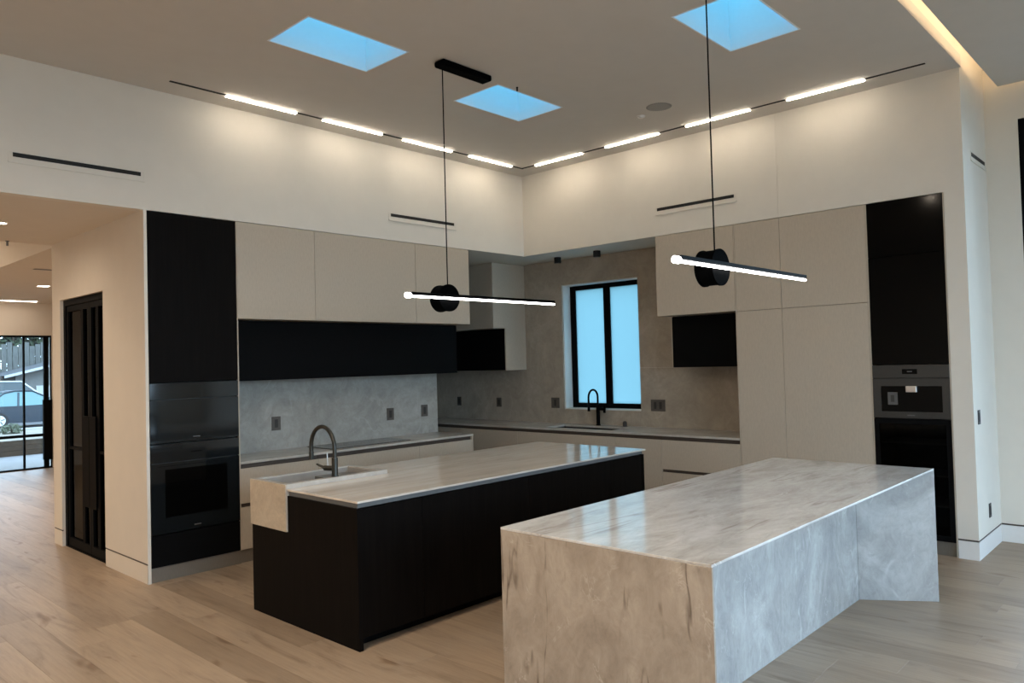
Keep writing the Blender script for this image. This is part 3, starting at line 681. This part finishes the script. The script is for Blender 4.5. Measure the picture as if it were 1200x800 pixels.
mesh('body', boxes((0.025, 0.5, ya+0.01, yb-0.01, 1.51, 1.622)), 'graphite_steel', wd)
mesh('drawer_front', boxes((-0.004, 0.024, ya, yb, 1.510, 1.624), b=0.001), 'graphite_steel', wd)
mesh('badge', boxes((-0.006, -0.0045, ym-0.06, ym+0.06, 1.545, 1.588)), 'oven_window', wd)
mesh('badge', boxes((-0.0075, -0.0062, ym-0.02, ym+0.02, 1.562, 1.571)), 'badge_grey', wd)
cm = thing('coffee_machine', 'built in coffee machine with black window and silver spout', 'coffee machine', (0.25, ym, 1.157))
mesh('body', boxes((0.06, 0.55, ya+0.01, yb-0.01, 1.160, 1.502)), 'black_laminate', cm)
mesh('frame', boxes((-0.004, 0.055, ya, yb, 1.440, 1.505), (-0.004, 0.055, ya, yb, 1.158, 1.215), (-0.004, 0.055, ya, -4.735, 1.215, 1.440), (-0.004, 0.055, -4.245, yb, 1.215, 1.440)), 'graphite_steel', cm)
mesh('window', boxes((0.004, 0.012, -4.735, -4.245, 1.215, 1.440)), 'oven_window', cm)
mesh('spout_block', boxes((-0.045, 0.003, -4.545, -4.46, 1.388, 1.440), b=0.003), 'satin_silver', cm)
wp = mesh('glass_reflection', boxes((-0.002, 0.003, -4.38, -4.30, 1.275, 1.385)), 'badge_grey', cm)  # grey patch painting a reflection on the machine's glass
mesh('reflection_core', boxes((-0.004, -0.0025, -4.355, -4.325, 1.30, 1.36)), 'graphite_steel', wp)  # darker middle of the painted reflection
mesh('badge', boxes((-0.006, -0.0045, ym-0.03, ym+0.03, 1.180, 1.190)), 'badge_grey', cm)
wc = thing('wine_cooler', 'black glass fronted cooler below the coffee machine', 'cooler', (0.25, ym, ZT))
mesh('body', boxes((0.50, 0.58, ya+0.01, yb-0.01, 0.125, 1.150), (0.06, 0.5, ya+0.01, ya+0.03, 0.125, 1.15), (0.06, 0.5, yb-0.03, yb-0.01, 0.125, 1.15), (0.06, 0.5, ya+0.03, yb-0.03, 0.125, 0.15), (0.06, 0.5, ya+0.03, yb-0.03, 1.13, 1.15)), 'black_laminate', wc)
dr = mesh('door_frame', boxes((-0.002, 0.03, ya, ya+0.04, 0.123, 1.150), (-0.002, 0.03, yb-0.04, yb, 0.123, 1.150), (-0.002, 0.03, ya+0.04, yb-0.04, 0.123, 0.17), (-0.002, 0.03, ya+0.04, yb-0.04, 1.11, 1.150)), 'black_laminate', wc)
mesh('glass_pane', boxes((0.006, 0.012, ya+0.04, yb-0.04, 0.17, 1.11)), 'cooler_glass', dr)
for z in (0.40, 0.66, 0.93):
    mesh('shelf', boxes((0.05, 0.48, ya+0.032, yb-0.032, z, z+0.012)), 'satin_silver', wc)

# ================================================================== DARK ISLAND
A0, A1, B0, B1 = -4.461, -1.308, -2.585, -1.290
SKX1, SKY0 = -3.605, -1.777
isl = thing('kitchen_island', 'dark oak island with stone sink at its left end', 'kitchen island', ((A0+A1)/2, (B0+B1)/2, 0))
def endp(bm):   # end panel with a notch for the sink apron
    prism(bm, [(B0, 0.001), (B1, 0.001), (B1, 0.620), (SKY0-0.003, 0.620), (SKY0-0.003, 0.868), (B0, 0.868)], A0, A0+0.03, 'x')
mesh('end_panel', endp, 'dark_oak_veneer', isl)
mesh('end_panel', boxes((A1-0.03, A1, B0, B1, 0.001, 0.868)), 'dark_oak_veneer', isl)
mesh('carcass', boxes((A0+0.031, A1-0.031, B0+0.025, B1-0.001, 0.10, 0.60), (SKX1+0.01, A1-0.031, B0+0.025, B1-0.001, 0.60, 0.862), (A0+0.031, SKX1+0.01, B0+0.025, SKY0-0.02, 0.60, 0.862)), 'black_laminate', isl)
mesh('toe_kick', boxes((A0+0.031, A1-0.031, B0+0.10, B1-0.05, 0.001, 0.10)), 'black_laminate', isl)
for xa_, xb_ in ((A0+0.031, -3.94), (-3.94, -2.88), (-2.88, -1.817), (-1.817, A1-0.031)):
    mesh('door', boxes((xa_+0.0012, xb_-0.0012, B0+0.004, B0+0.024, 0.075, 0.862), b=0.001), 'dark_oak_veneer', isl)
mesh('channel', boxes((A0+0.012, A1-0.012, B0+0.012, B0+0.035, 0.869, 0.900), (A0+0.010, A0+0.035, B0+0.036, SKY0-0.006, 0.869, 0.900), (A0+0.5, A1-0.012, B0+0.036, B1-0.02, 0.869, 0.900)), 'channel_steel', isl)
iw = mesh('island_worktop', boxes((A0-0.004, A1+0.012, B0-0.012, SKY0-0.004, 0.9005, 0.914), (SKX1+0.003, A1+0.012, SKY0-0.004, B1+0.004, 0.9005, 0.914), b=0.0015), 'island_top_stone')
tag(iw, 'polished veined stone top of the dark island', 'worktop')
ts = thing('trough_sink', 'pale stone apron sink at the left end of dark island', 'sink', ((A0+SKX1)/2, (SKY0+B1)/2, 0.622))
rw_ = 0.04
za, zb_ = 0.623, 0.944
def basin(bm):
    box(bm, A0-0.006, A0+rw_, SKY0, B1, za, zb_)
    box(bm, SKX1-0.05, SKX1, SKY0, B1, za, zb_)
    box(bm, A0+rw_, SKX1-0.05, SKY0, SKY0+0.055, za, zb_); box(bm, A0+rw_, SKX1-0.05, B1-rw_, B1, za, zb_)
mesh('apron', lambda bm: box(bm, A0-0.014, A0-0.0065, SKY0, B1, za, zb_, b=0.001), 'beige_stone', ts)
mesh('rim', basin, 'worktop_stone', ts)
mesh('basin_floor', boxes((A0+rw_, SKX1-0.05, SKY0+0.055, B1-rw_, za, 0.70)), 'sink_basin', ts)
mesh('liner', boxes((A0+rw_, A0+rw_+0.004, SKY0+0.055, B1-rw_, 0.70, 0.935), (SKX1-0.054, SKX1-0.05, SKY0+0.055, B1-rw_, 0.70, 0.935), (A0+rw_+0.004, SKX1-0.054, SKY0+0.055, SKY0+0.059, 0.70, 0.935), (A0+rw_+0.004, SKX1-0.054, B1-rw_-0.004, B1-rw_, 0.70, 0.935)), 'sink_basin', ts)
mesh('drain', lambda bm: cyl(bm, (-3.95, -1.52, 0), 'z', 0.05, 0.7005, 0.704), 'gunmetal', ts)
# island faucet
GX, GY = -4.045, -1.733
f = thing('faucet', 'gunmetal gooseneck faucet with side lever on island sink', 'faucet', (GX, GY, zb_))
mesh('base', lambda bm: (cyl(bm, (GX, GY, 0), 'z', 0.027, zb_+0.0005, zb_+0.008), cyl(bm, (GX, GY, 0), 'z', 0.0225, zb_+0.008, zb_+0.135)), 'gunmetal', f, True)
ra = 0.155
pts = [(GX, GY, zb_+0.13), (GX, GY, zb_+0.19)] + [(GX, GY+ra+p[0], p[1]) for p in arc(0, zb_+0.20, ra, 180, 0, 18)] + [(GX, GY+2*ra, zb_+0.15)]
mesh('spout', lambda bm: tube(bm, pts, 0.0155), 'gunmetal', f, True)
mesh('spray_head', lambda bm: tube(bm, [(GX, GY+2*ra, zb_+0.16), (GX, GY+2*ra, zb_+0.105)], 0.018), 'gunmetal', f, True)
mesh('lever', lambda bm: (tube(bm, [(GX, GY+0.02, zb_+0.058), (GX-0.02, GY+0.10, zb_+0.055)], [0.019, 0.019]), tube(bm, [(GX-0.02, GY+0.10, zb_+0.055), (GX-0.03, GY+0.19, zb_+0.078)], [0.012, 0.007])), 'gunmetal', f, True)
mesh('lever_pin', lambda bm: tube(bm, [(GX-0.01, GY+0.075, zb_+0.055), (GX-0.012, GY+0.08, zb_+0.165)], 0.004, 8), 'satin_silver', f, True)

# ================================================================== STONE ISLAND
C0, C1, D0, D1, DR = -4.475, -1.318, -4.983, -3.821, -4.549
si = thing('stone_island', 'large veined stone island with angled waterfall legs', 'kitchen island', ((C0+C1)/2, (D0+D1)/2, 0))
TS = 0.012
mesh('top_slab', boxes((C0, C1, D0, D1, 0.92-TS, 0.92), b=0.0015), 'quartzite_toplit', si)
mesh('end_slab', boxes((C0, C0+TS, D0, D1, 0.001, 0.92-TS-0.0008), b=0.001), 'quartzite_warmlit', si)
mesh('end_slab', boxes((C1-TS, C1, D0, D1, 0.001, 0.92-TS-0.0008), b=0.001), 'quartzite_daylit', si)
zz = 0.92-TS-0.0008
mesh('back_slab', boxes((C0+0.31, C1-0.297, DR, DR+TS, 0.001, zz)), 'quartzite_daylit', si)
def leg(bm, s):
    if s > 0: prism(bm, [(-1.612, DR-0.001), (C1-TS-0.0005, D0+0.001), (C1-TS-0.0005, DR+TS), (-1.590, DR+TS)], 0.001, zz)
    else: prism(bm, [(C0+0.309, DR-0.001), (C0+0.287, DR+TS), (C0+TS+0.0005, DR+TS), (C0+TS+0.0005, D0+0.001)], 0.001, zz)
mesh('angled_leg', lambda bm: leg(bm, 1), 'quartzite_daylit', si); mesh('angled_leg', lambda bm: leg(bm, -1), 'quartzite_daylit', si)
mesh('side_slab', boxes((C0+TS+0.0005, C1-TS-0.0005, D1-TS, D1, 0.001, zz)), 'quartzite_daylit', si)

# ================================================================== LIGHTS
def track(name, label, horiz):
    z0 = HC-0.006
    o = thing(name, label, 'light', (-2.4, -0.295, HC) if horiz else (-0.325, -2.5, HC), 'ceiling track lights')
    if horiz:
        c = -0.292; segs = [(-4.109, -3.43), (-3.143, -2.447), (-2.172, -1.486), (-1.215, -0.508)]; lo, hi = -4.589, -0.300
    else:
        c = -0.318; segs = [(-1.225, -0.513), (-2.239, -1.552), (-3.258, -2.565), (-4.31, -3.621)]; lo, hi = -4.786, -0.280
    def rail(bm):
        if horiz: box(bm, lo, hi, c-0.012, c+0.012, z0, HC-0.0005)
        else: box(bm, c-0.012, c+0.012, lo, hi, z0, HC-0.0005)
    mesh('rail', rail, 'slot_black', o)
    for a, b in segs:
        def lb(bm):
            if horiz: box(bm, a, b, c-0.013, c+0.013, z0-0.010, z0-0.0005)
            else: box(bm, c-0.013, c+0.013, a, b, z0-0.010, z0-0.0005)
        mesh('light_bar', lb, 'track_led', o)
track('track_light', 'black ceiling track with four bright bars along the left wall', True)
track('track_light', 'black ceiling track with four bright bars along the right wall', False)

def pendant(y, bx, off, label):
    """y: plane of the bar; bx: its near end; the disc pair and the cable hang just behind the bar"""
    dxc = bx+off; yc = y+0.068; z = 2.252
    p = thing('pendant_lamp', label, 'lamp', (bx+0.85, y, z), 'linear pendant lamps')
    mesh('canopy', boxes((dxc-0.045, dxc+0.495, y-0.03, y+0.085, HC-0.05, HC-0.0005), b=0.012), 'pendant_black', p)
    mesh('cable', lambda bm: tube(bm, [(dxc+0.03, yc, 2.335), (dxc+0.03, yc, HC-0.045)], 0.0045, 8), 'matte_black_metal', p)
    for yy in (y+0.014, y+0.114):
        mesh('disc', lambda bm: cyl(bm, (dxc, 0, z), 'y', 0.106, yy, yy+0.014, 40), 'pendant_black', p, True)
    mesh('hub', lambda bm: cyl(bm, (dxc, 0, z), 'y', 0.101, y+0.0285, y+0.1135, 40), 'pendant_black', p, True)
    mesh('bar', boxes((bx+0.055, bx+1.69, y-0.014, y+0.014, z+0.004, z+0.026)), 'matte_black_metal', p)
    def led(bm):
        tube(bm, [(bx+0.02, y, z-0.006), (bx+1.695, y, z-0.006)], 0.0085, 12)
        tube(bm, [(bx+0.008, y, z), (bx+0.045, y, z)], 0.020, 14)
    mesh('led_tube', led, 'pendant_led', p, True)
pendant(-2.14, -3.685, 0.45, 'slim black pendant with glowing bar above the dark island')
pendant(-4.43, -3.76, 0.535, 'slim black pendant with glowing bar above the stone island')

# cove strips
cv = thing('cove_light', 'warm strip light hidden in the ceiling slot', 'light', (-4.5, -5.25, HC+0.04))
mesh('strip', boxes((-10.8, 0.35, -5.26, -5.23, HC+0.032, HC+0.045)), 'cove_led', cv)
mesh('strip', boxes((0.62, 0.65, -10.8, -5.26, HC+0.032, HC+0.045)), 'cove_led', cv)

def downlight(x, y, z, power, label, group, spread=165, col=WARM, r=0.045, square=False):
    o = thing('recessed_light', label, 'light', (x, y, z), group)
    def trim(bm):
        if square:
            for q in ((x-r-0.008, x-r, y-r-0.008, y+r+0.008), (x+r, x+r+0.008, y-r-0.008, y+r+0.008), (x-r, x+r, y-r-0.008, y-r), (x-r, x+r, y+r, y+r+0.008)): box(bm, *q, z-0.004, z-0.0005)
        else:
            n = 24; A = []
            for R, h in ((r+0.010, z-0.0005), (r+0.008, z-0.005), (r, z-0.005), (r, z-0.0005)):
                A.append([bm.verts.new((x+R*math.cos(2*math.pi*k/n), y+R*math.sin(2*math.pi*k/n), h)) for k in range(n)])
            for P_, Q in zip(A, A[1:]):
                for k in range(n): bm.faces.new((P_[k], P_[(k+1) % n], Q[(k+1) % n], Q[k]))
    mesh('trim_ring', trim, 'white_trim', o)
    mesh('lens', (boxes((x-r, x+r, y-r, y+r, z-0.003, z-0.001)) if square else (lambda bm: cyl(bm, (x, y, 0), 'z', r, z-0.003, z-0.001, 24))), 'lens_led', o)
    if power:
        l = bpy.data.lights.new('downlight_beam', 'AREA'); l.shape = 'DISK'; l.size = r*1.6; l.energy = power; l.color = col; l.spread = math.radians(spread)
        lo = bpy.data.objects.new('downlight_beam', l); COL.objects.link(lo); lo.parent = o; lo.location = (0, 0, -0.012)
    return o
gS = 'small recessed lights in hall ceilings'
downlight(-5.40, 1.325, HF, 1.5, 'round recessed light in the soffit at the left edge', gS)
downlight(-6.9, 1.325, HF, 12, 'round recessed light in the soffit beyond the left edge', gS)
downlight(-3.70, 6.35, 3.06, 16, 'square recessed light in the far living room ceiling', gS, square=True, r=0.07)
downlight(-2.0, 5.0, 3.06, 14, 'second square recessed light hidden behind the hall wall', gS, square=True, r=0.07)
downlight(-6.4, 5.6, 3.90, 40, 'recessed light in the raised hall ceiling', gS)
downlight(-8.8, 4.0, 3.90, 40, 'recessed light in raised hall ceiling beyond the left edge', gS)
gK = 'added warm fill lights out of view'  # unseen lamps added to warm the island end and the floor
for x_, y_, pw_, lb_ in ((-7.6, -4.2, 22, 'added warm fill light left of the viewpoint'), (-8.9, -3.9, 22, 'added warm fill light far left of the viewpoint'), (-5.7, -3.3, 18, 'added warm fill light over the floor in front of the islands'),
                         (-8.6, -5.6, 22, 'added warm fill light just behind the viewpoint'), (-7.6, -7.6, 8, 'added warm fill light in right ceiling behind viewpoint'), (-4.6, -7.6, 8, 'added warm fill light in the right hand ceiling')):
    downlight(x_, y_, HC, pw_, lb_, gK)
ll = thing('linear_light', 'thin bright line light in the far living room ceiling', 'light', (-3.4, 9.08, 3.06))
mesh('housing', boxes((-5.0+0.31, -3.05, 9.05, 9.11, 3.052, 3.0595)), 'white_trim', ll)
mesh('led_strip', boxes((-4.68, -3.06, 9.058, 9.102, 3.047, 3.0515)), 'linear_led', ll)

# niche ceiling spots
for (x_, y_, lab) in ((0.43, -0.20, 'left small black ceiling spot above the sink window'), (0.37, -0.88, 'right small black ceiling spot above the sink window')):
    o = thing('surface_spot', lab, 'light', (x_, y_, HF), 'black spots in the niche ceiling')
    mesh('housing', lambda bm: cyl(bm, (x_, y_, 0), 'z', 0.045, HF-0.075, HF-0.0005, 20), 'slot_black', o, True)
    mesh('lens', lambda bm: cyl(bm, (x_, y_, 0), 'z', 0.033, HF-0.0765, HF-0.0755, 20), 'spot_lens', o, True)

# air slots in the walls
def slot(label, ax, a, b, z, plane):
    o = thing('air_vent', label, 'vent', ((a+b)/2, plane, z) if ax == 'y' else (plane, (a+b)/2, z), 'black slot vents in the white walls')
    h_ = 0.016
    def q(u0_, u1_, d0, d1, z0, z1): return (u0_, u1_, plane+d0, plane+d1, z0, z1) if ax == 'y' else (plane+d0, plane+d1, u0_, u1_, z0, z1)
    mesh('slot', boxes(q(a, b, -0.003, -0.0005, z-h_, z+h_)), 'slot_black', o)
    e = 0.03
    mesh('frame', boxes(q(a-e, b+e, -0.010, -0.0005, z-0.062, z-0.050), q(a-e, b+e, -0.003, -0.0005, z+0.022, z+0.026), q(a-e, a-e+0.006, -0.003, -0.0005, z-0.05, z+0.022), q(b+e-0.006, b+e, -0.003, -0.0005, z-0.05, z+0.022)), 'wall_paint', o)
slot('black slot vent high on the left wall above the hall opening', 'y', -5.627, -4.715, 3.377, 0.0)
slot('black slot vent above the left wall cabinets near the corner', 'y', -2.125, -1.204, 3.358, 0.0)
slot('black slot vent above the wall cabinet behind the right pendant', 'x', -2.903, -1.992, 3.373, 0.0)
slot('black slot vent high on the blue lit wall return', 'y', 0.30, 0.80, 3.43, YE)
o = thing('ceiling_vent', 'thin slot vent in the far living room ceiling', 'vent', (-4.1, 4.30, 3.06))
mesh('slot', boxes((-4.36, -3.7, 4.25, 4.35, 3.056, 3.0595)), 'outlet_bronze', o)
mesh('frame', boxes((-4.38, -3.68, 4.23, 4.2495, 3.057, 3.0595), (-4.38, -3.68, 4.3505, 4.37, 3.057, 3.0595)), 'hall_paint', o)
gR = 'slim wall devices on the wall return'
outlet((0.165, YE, 1.172), 'y', 0.07, 0.12, 'dark light switch on the blue lit wall return', gR, 'outlet_dark', 'light switch')
outlet((0.425, YE, 0.35), 'y', 0.07, 0.12, 'dark outlet low on the blue lit wall return', gR, 'outlet_dark')

# ceiling devices
o = thing('ceiling_speaker', 'round grey speaker grille in the ceiling near the right track', 'speaker', (-1.03, -2.69, HC))
mesh('grille', lambda bm: cyl(bm, (-1.03, -2.69, 0), 'z', 0.105, HC-0.006, HC-0.0005, 36), 'speaker_mesh', o, True)
mesh('rim', lambda bm: [box(bm, -1.03+0.112*math.cos(k*math.pi/18)-0.006, -1.03+0.112*math.cos(k*math.pi/18)+0.006, -2.69+0.112*math.sin(k*math.pi/18)-0.006, -2.69+0.112*math.sin(k*math.pi/18)+0.006, HC-0.004, HC-0.0005) for k in range(36)], 'speaker_mesh', o)
o = thing('smoke_detector', 'small white ceiling sensor beside the speaker grille', 'detector', (-0.92, -2.42, HC))
mesh('body', lambda bm: cyl(bm, (-0.92, -2.42, 0), 'z', 0.035, HC-0.012, HC-0.0005, 24, 0.042), 'white_trim', o, True)
mesh('cap', lambda bm: cyl(bm, (-0.92, -2.42, 0), 'z', 0.018, HC-0.02, HC-0.0125, 20), 'white_trim', o, True)
o = thing('sprinkler', 'tiny black ceiling sprinkler beside the middle skylight', 'sprinkler', (-2.392, -2.127, HC))
mesh('body', lambda bm: (cyl(bm, (-2.392, -2.127, 0), 'z', 0.010, HC-0.006, HC-0.0005, 16), cyl(bm, (-2.392, -2.127, 0), 'z', 0.008, HC-0.035, HC-0.006, 12)), 'slot_black', o)
o = thing('sprinkler', 'tiny sprinkler under the hall soffit edge', 'sprinkler', (-5.11, 2.34, HF))
mesh('body', lambda bm: (cyl(bm, (-5.11, 2.34, 0), 'z', 0.018, HF-0.006, HF-0.0005, 16), cyl(bm, (-5.11, 2.34, 0), 'z', 0.010, HF-0.05, HF-0.006, 12)), 'badge_grey', o)

# ================================================================== OUTSIDE
struct('sky_blocker', boxes((-9.5, 0.5, 9.71, 12.6, 2.95, 3.1)), 'hall_paint', 'unseen roof slab added to block sky light at the glass entry', 'roof')  # out of view, added to cut daylight on the hall floor
def ground(bm):
    prof = [(9.71, -0.04), (13.0, -0.04), (13.01, 0.02), (20, 0.0), (25, -0.25), (28.5, -0.50), (29, -0.55)]
    for (ya, za_), (yb, zb2) in zip(prof, prof[1:]):
        vs = [bm.verts.new(p) for p in ((-30, ya, za_), (30, ya, za_), (30, yb, zb2), (-30, yb, zb2))]; bm.faces.new(vs)
g = mesh('garden', ground, 'garden_soil'); tag(g, 'dry sloping front garden outside the glass entry', 'ground', kind='structure')
g = mesh('patio', boxes((-14, 6, 9.71, 12.9, -0.06, -0.03)), 'patio_concrete'); tag(g, 'pale concrete patio outside the glass entry', 'patio', kind='structure')
g = mesh('street', boxes((-40, 50, 29.0, 60, -0.7, -0.57)), 'asphalt'); tag(g, 'asphalt street beyond the front garden', 'street', kind='structure')
g = mesh('outside_ground', boxes((-60, -11.3, -60, 60, -0.5, -0.3), (1.1, 60, -60, 9.6, -0.5, -0.3), (-11.3, 1.1, -60, -11.3, -0.5, -0.3)), 'garden_soil'); tag(g, 'open ground around the house', 'ground', kind='structure')
sw = thing('garden_wall', 'low timber garden wall beyond the patio', 'wall', (-3, 13.0, -0.03))
for k in range(3):
    mesh('board', boxes((-14, 6, 12.95+0.004*k, 13.05, -0.03+k*0.112, -0.03+k*0.112+0.108)), 'timber_wall', sw)
kb = mesh('kerb', boxes((-20, 30, 28.8, 29.1, -0.6, -0.42)), 'kerb_concrete'); tag(kb, 'pale kerb in front of the parked cars', 'kerb')
def leaves(c, rx, ry, rz, n, size, seed):
    def f(bm):
        rnd = random.Random(seed)
        for _ in range(n):
            d = Vector((rnd.gauss(0, 1), rnd.gauss(0, 1), rnd.gauss(0, 1))).normalized()*(0.55+0.45*rnd.random())
            p = Vector((c[0]+d.x*rx, c[1]+d.y*ry, c[2]+d.z*rz))
            a = Vector((rnd.gauss(0, 1), rnd.gauss(0, 1), rnd.gauss(0, 1))).normalized(); b = a.orthogonal().normalized()
            s = size*(0.6+0.8*rnd.random())
            bm.faces.new([bm.verts.new(p+a*s), bm.verts.new(p+b*s*0.5), bm.verts.new(p-a*s), bm.verts.new(p-b*s*0.5)])
    return f
sh = thing('shrub', 'rounded grey green shrub in the front garden', 'shrub', (-0.85, 20.0, 0.0))
mesh('foliage', leaves((-0.85, 20.0, 0.10), 0.30, 0.3, 0.20, 500, 0.045, 3), 'leaf_grey', sh)['kind'] = 'stuff'
mesh('stem', lambda bm: tube(bm, [(-0.85, 20, 0.0), (-0.84, 20, 0.15)], 0.03), 'bark', sh)

def car(name, label, x0, yn, zg, L, Hh, paint, prof_roof, wheels, wd_=1.8):
    c = thing(name, label, 'car', (x0+L/2, yn+wd_/2, zg))
    y0, y1 = yn, yn+wd_
    def body(bm):
        belt = zg+Hh*0.60
        lower = [(x0, zg+0.45), (x0+0.05, zg+0.28), (x0+L*0.5, zg+0.2), (x0+L-0.05, zg+0.28), (x0+L, zg+0.5), (x0+L-0.1, zg+Hh*0.50), (x0+L*0.80, belt-0.03), (x0+L*0.12, belt), (x0+0.04, zg+Hh*0.52)]
        prism(bm, lower, y0, y1, 'y')
    mesh('body', body, paint, c)
    def cabin(bm):
        belt = zg+Hh*0.585
        r = []
        for yy, ins in ((y0+0.03, 0), (y0+0.22, 1), (y1-0.22, 1), (y1-0.03, 0)):
            pass
        pr_ = [(x0+a*L, zg+b*Hh) for a, b in prof_roof]
        n = len(pr_)
        lowp = [(x0+prof_roof[0][0]*L, belt), (x0+prof_roof[-1][0]*L, belt)]
        A = []
        for yy, iny in ((y0, 1), (y1, -1)):
            A.append([bm.verts.new((p[0], yy+iny*(0.04+0.18*max(0, (p[1]-belt))/(Hh*0.4)), p[1])) for p in pr_])
        bm.faces.new(A[0]); bm.faces.new(A[1][::-1])
        for k in range(n): bm.faces.new((A[0][k], A[1][k], A[1][(k+1) % n], A[0][(k+1) % n]))
    mesh('cabin_glass', cabin, 'car_window' if paint == 'car_blue' else 'car_window_dark', c)
    # roof skin and pillars
    top = [p for p in prof_roof if p[1] > 0.9]
    def roof(bm):
        ps = [(x0+p[0]*L, zg+p[1]*Hh) for p in prof_roof]
        for a, b in zip(ps, ps[1:]):
            for yy, iny in ((y0, 1), (y1, -1)):
                ia = yy+iny*(0.035+0.18*max(0, a[1]-zg-Hh*0.585)/(Hh*0.4)); ib = yy+iny*(0.035+0.18*max(0, b[1]-zg-Hh*0.585)/(Hh*0.4))
                tube(bm, [(a[0], ia, a[1]), (b[0], ib, b[1])], 0.035, 6)
        rp = [(x0+p[0]*L, zg+p[1]*Hh) for p in top]
        prism(bm, rp + [(p[0], p[1]+0.03) for p in rp[::-1]], y0+0.18, y1-0.18, 'y')
        xm = (rp[0][0]+rp[-1][0])/2
        tube(bm, [(xm, y0+0.21, rp[0][1]), (xm-0.05, y0+0.035, zg+Hh*0.585)], 0.04, 6)
    mesh('roof', roof, paint, c)
    for wx in wheels:
        for yy in (y0+0.02, y1-0.22):
            wl = mesh('wheel', lambda bm: cyl(bm, (wx, 0, zg+0.34), 'y', 0.335, yy-0.03, yy+0.2, 24), 'tyre', c, True)
            mesh('rim', lambda bm: cyl(bm, (wx, 0, zg+0.34), 'y', 0.225, yy-0.042, yy-0.031, 18), 'alloy', wl)
            def spokes(bm):
                for k in range(5):
                    a = 2*math.pi*k/5+0.3
                    tube(bm, [(wx+0.05*math.cos(a), yy-0.047, zg+0.34+0.05*math.sin(a)), (wx+0.19*math.cos(a), yy-0.047, zg+0.34+0.19*math.sin(a))], 0.018, 6)
            mesh('spoke', spokes, 'tyre', wl)
    return c
car('car', 'dark blue sedan parked on the street outside the glass entry', 0.55, 32.0, -0.56, 4.7, 1.60, 'car_blue', [(0.10, 0.585), (0.27, 0.95), (0.36, 1.0), (0.50, 0.985), (0.74, 0.60)], (1.60, 4.40))
car('car', 'white car parked behind the dark blue sedan', 0.2, 36.2, -0.56, 4.9, 2.02, 'car_white', [(0.06, 0.585), (0.14, 0.95), (0.3, 1.0), (0.68, 0.98), (0.86, 0.60)], (1.2, 4.1), 1.9)

hs = thing('house', 'grey gabled house across the street', 'house', (9.0, 44, -0.5))
mesh('wall', lambda bm: prism(bm, [(4.9, -0.5), (15.0, -0.5), (15.0, 1.7), (9.95, 2.9), (4.9, 1.70)], 43.0, 46, 'y'), 'house_wall', hs)
mesh('roof', lambda bm: (prism(bm, [(4.2, 1.55), (9.95, 3.02), (9.95, 3.18), (4.2, 1.71)], 42.3, 46.4, 'y'), prism(bm, [(9.95, 3.02), (15.7, 1.55), (15.7, 1.71), (9.95, 3.18)], 42.3, 46.4, 'y')), 'house_roof', hs)
mesh('fascia', lambda bm: (prism(bm, [(4.2, 1.57), (9.95, 3.04), (9.95, 3.18), (4.2, 1.71)], 42.25, 42.748, 'y'), prism(bm, [(9.95, 3.04), (15.7, 1.57), (15.7, 1.71), (9.95, 3.18)], 42.25, 42.748, 'y')), 'fascia_white', hs)
mesh('garage_door', boxes((5.9, 7.6, 42.93, 42.999, -0.5, 1.1)), 'fascia_white', hs)
mesh('window', boxes((8.4, 9.6, 42.94, 42.999, 0.5, 1.4)), 'car_window', hs)
fc = thing('fence', 'tall weathered board fence on the bank across the street', 'fence', (0, 47, -0.5))
mesh('bank', boxes((-14, 16, 47.1, 47.5, -0.56, 1.9)), 'garden_soil', fc)
mesh('boards', boxes(*[(-14+k*0.3, -14+k*0.3+0.27, 47.2+0.02*(k % 2), 47.24+0.02*(k % 2), 1.9, 3.5+0.12*((k*7) % 3)) for k in range(99)]), 'fence_grey', fc)['kind'] = 'stuff'
for k, x_ in enumerate((-8, -2.3, 3.2, 8.7)):
    mesh('post', boxes((x_, x_+0.14, 47.08, 47.19, 1.9, 3.4)), 'fence_grey', fc)
hg = thing('hedge', 'tall dark hedge of evergreens behind the board fence', 'hedge', (1, 51, -0.5))
def hedge(bm):
    rnd = random.Random(5)
    for _ in range(9000):
        p = Vector((-15+32*rnd.random(), 50.2+1.2*rnd.random(), -0.4+7.4*rnd.random()))
        a = Vector((rnd.gauss(0, 1), rnd.gauss(0, 1), rnd.gauss(0, 1))).normalized(); b = a.orthogonal().normalized(); q = 0.22*(0.6+0.8*rnd.random())
        bm.faces.new([bm.verts.new(p+a*q), bm.verts.new(p+b*q*0.6), bm.verts.new(p-a*q), bm.verts.new(p-b*q*0.6)])
mesh('foliage', hedge, 'leaf_green', hg)['kind'] = 'stuff'
mesh('stem', lambda bm: [tube(bm, [(-14+2.3*k, 50.8, -0.55), (-14+2.3*k, 50.8, 5.5)], [0.14, 0.05], 6) for k in range(14)], 'bark', hg)
for i, (x_, y_, h_, r_, mt_, lab) in enumerate(((1.0, 57, 10.0, 4.0, 'leaf_dark', 'dark tree behind the board fence'), (10.5, 58, 11.0, 4.2, 'leaf_dark', 'dark tree behind the grey house'), (-8.5, 58, 10.0, 4.6, 'leaf_green', 'green tree behind the fence at left'))):
    t_ = thing('tree', lab, 'tree', (x_, y_, -0.5), 'trees across the street')
    mesh('crown', leaves((x_, y_, h_*0.62), r_, r_, h_*0.5, 2600, 0.33, 20+i), mt_, t_)['kind'] = 'stuff'
    mesh('trunk', lambda bm: tube(bm, [(x_, y_, -0.55), (x_+0.1, y_, h_*0.4), (x_, y_+0.1, h_*0.7)], [0.28, 0.2, 0.1]), 'bark', t_)
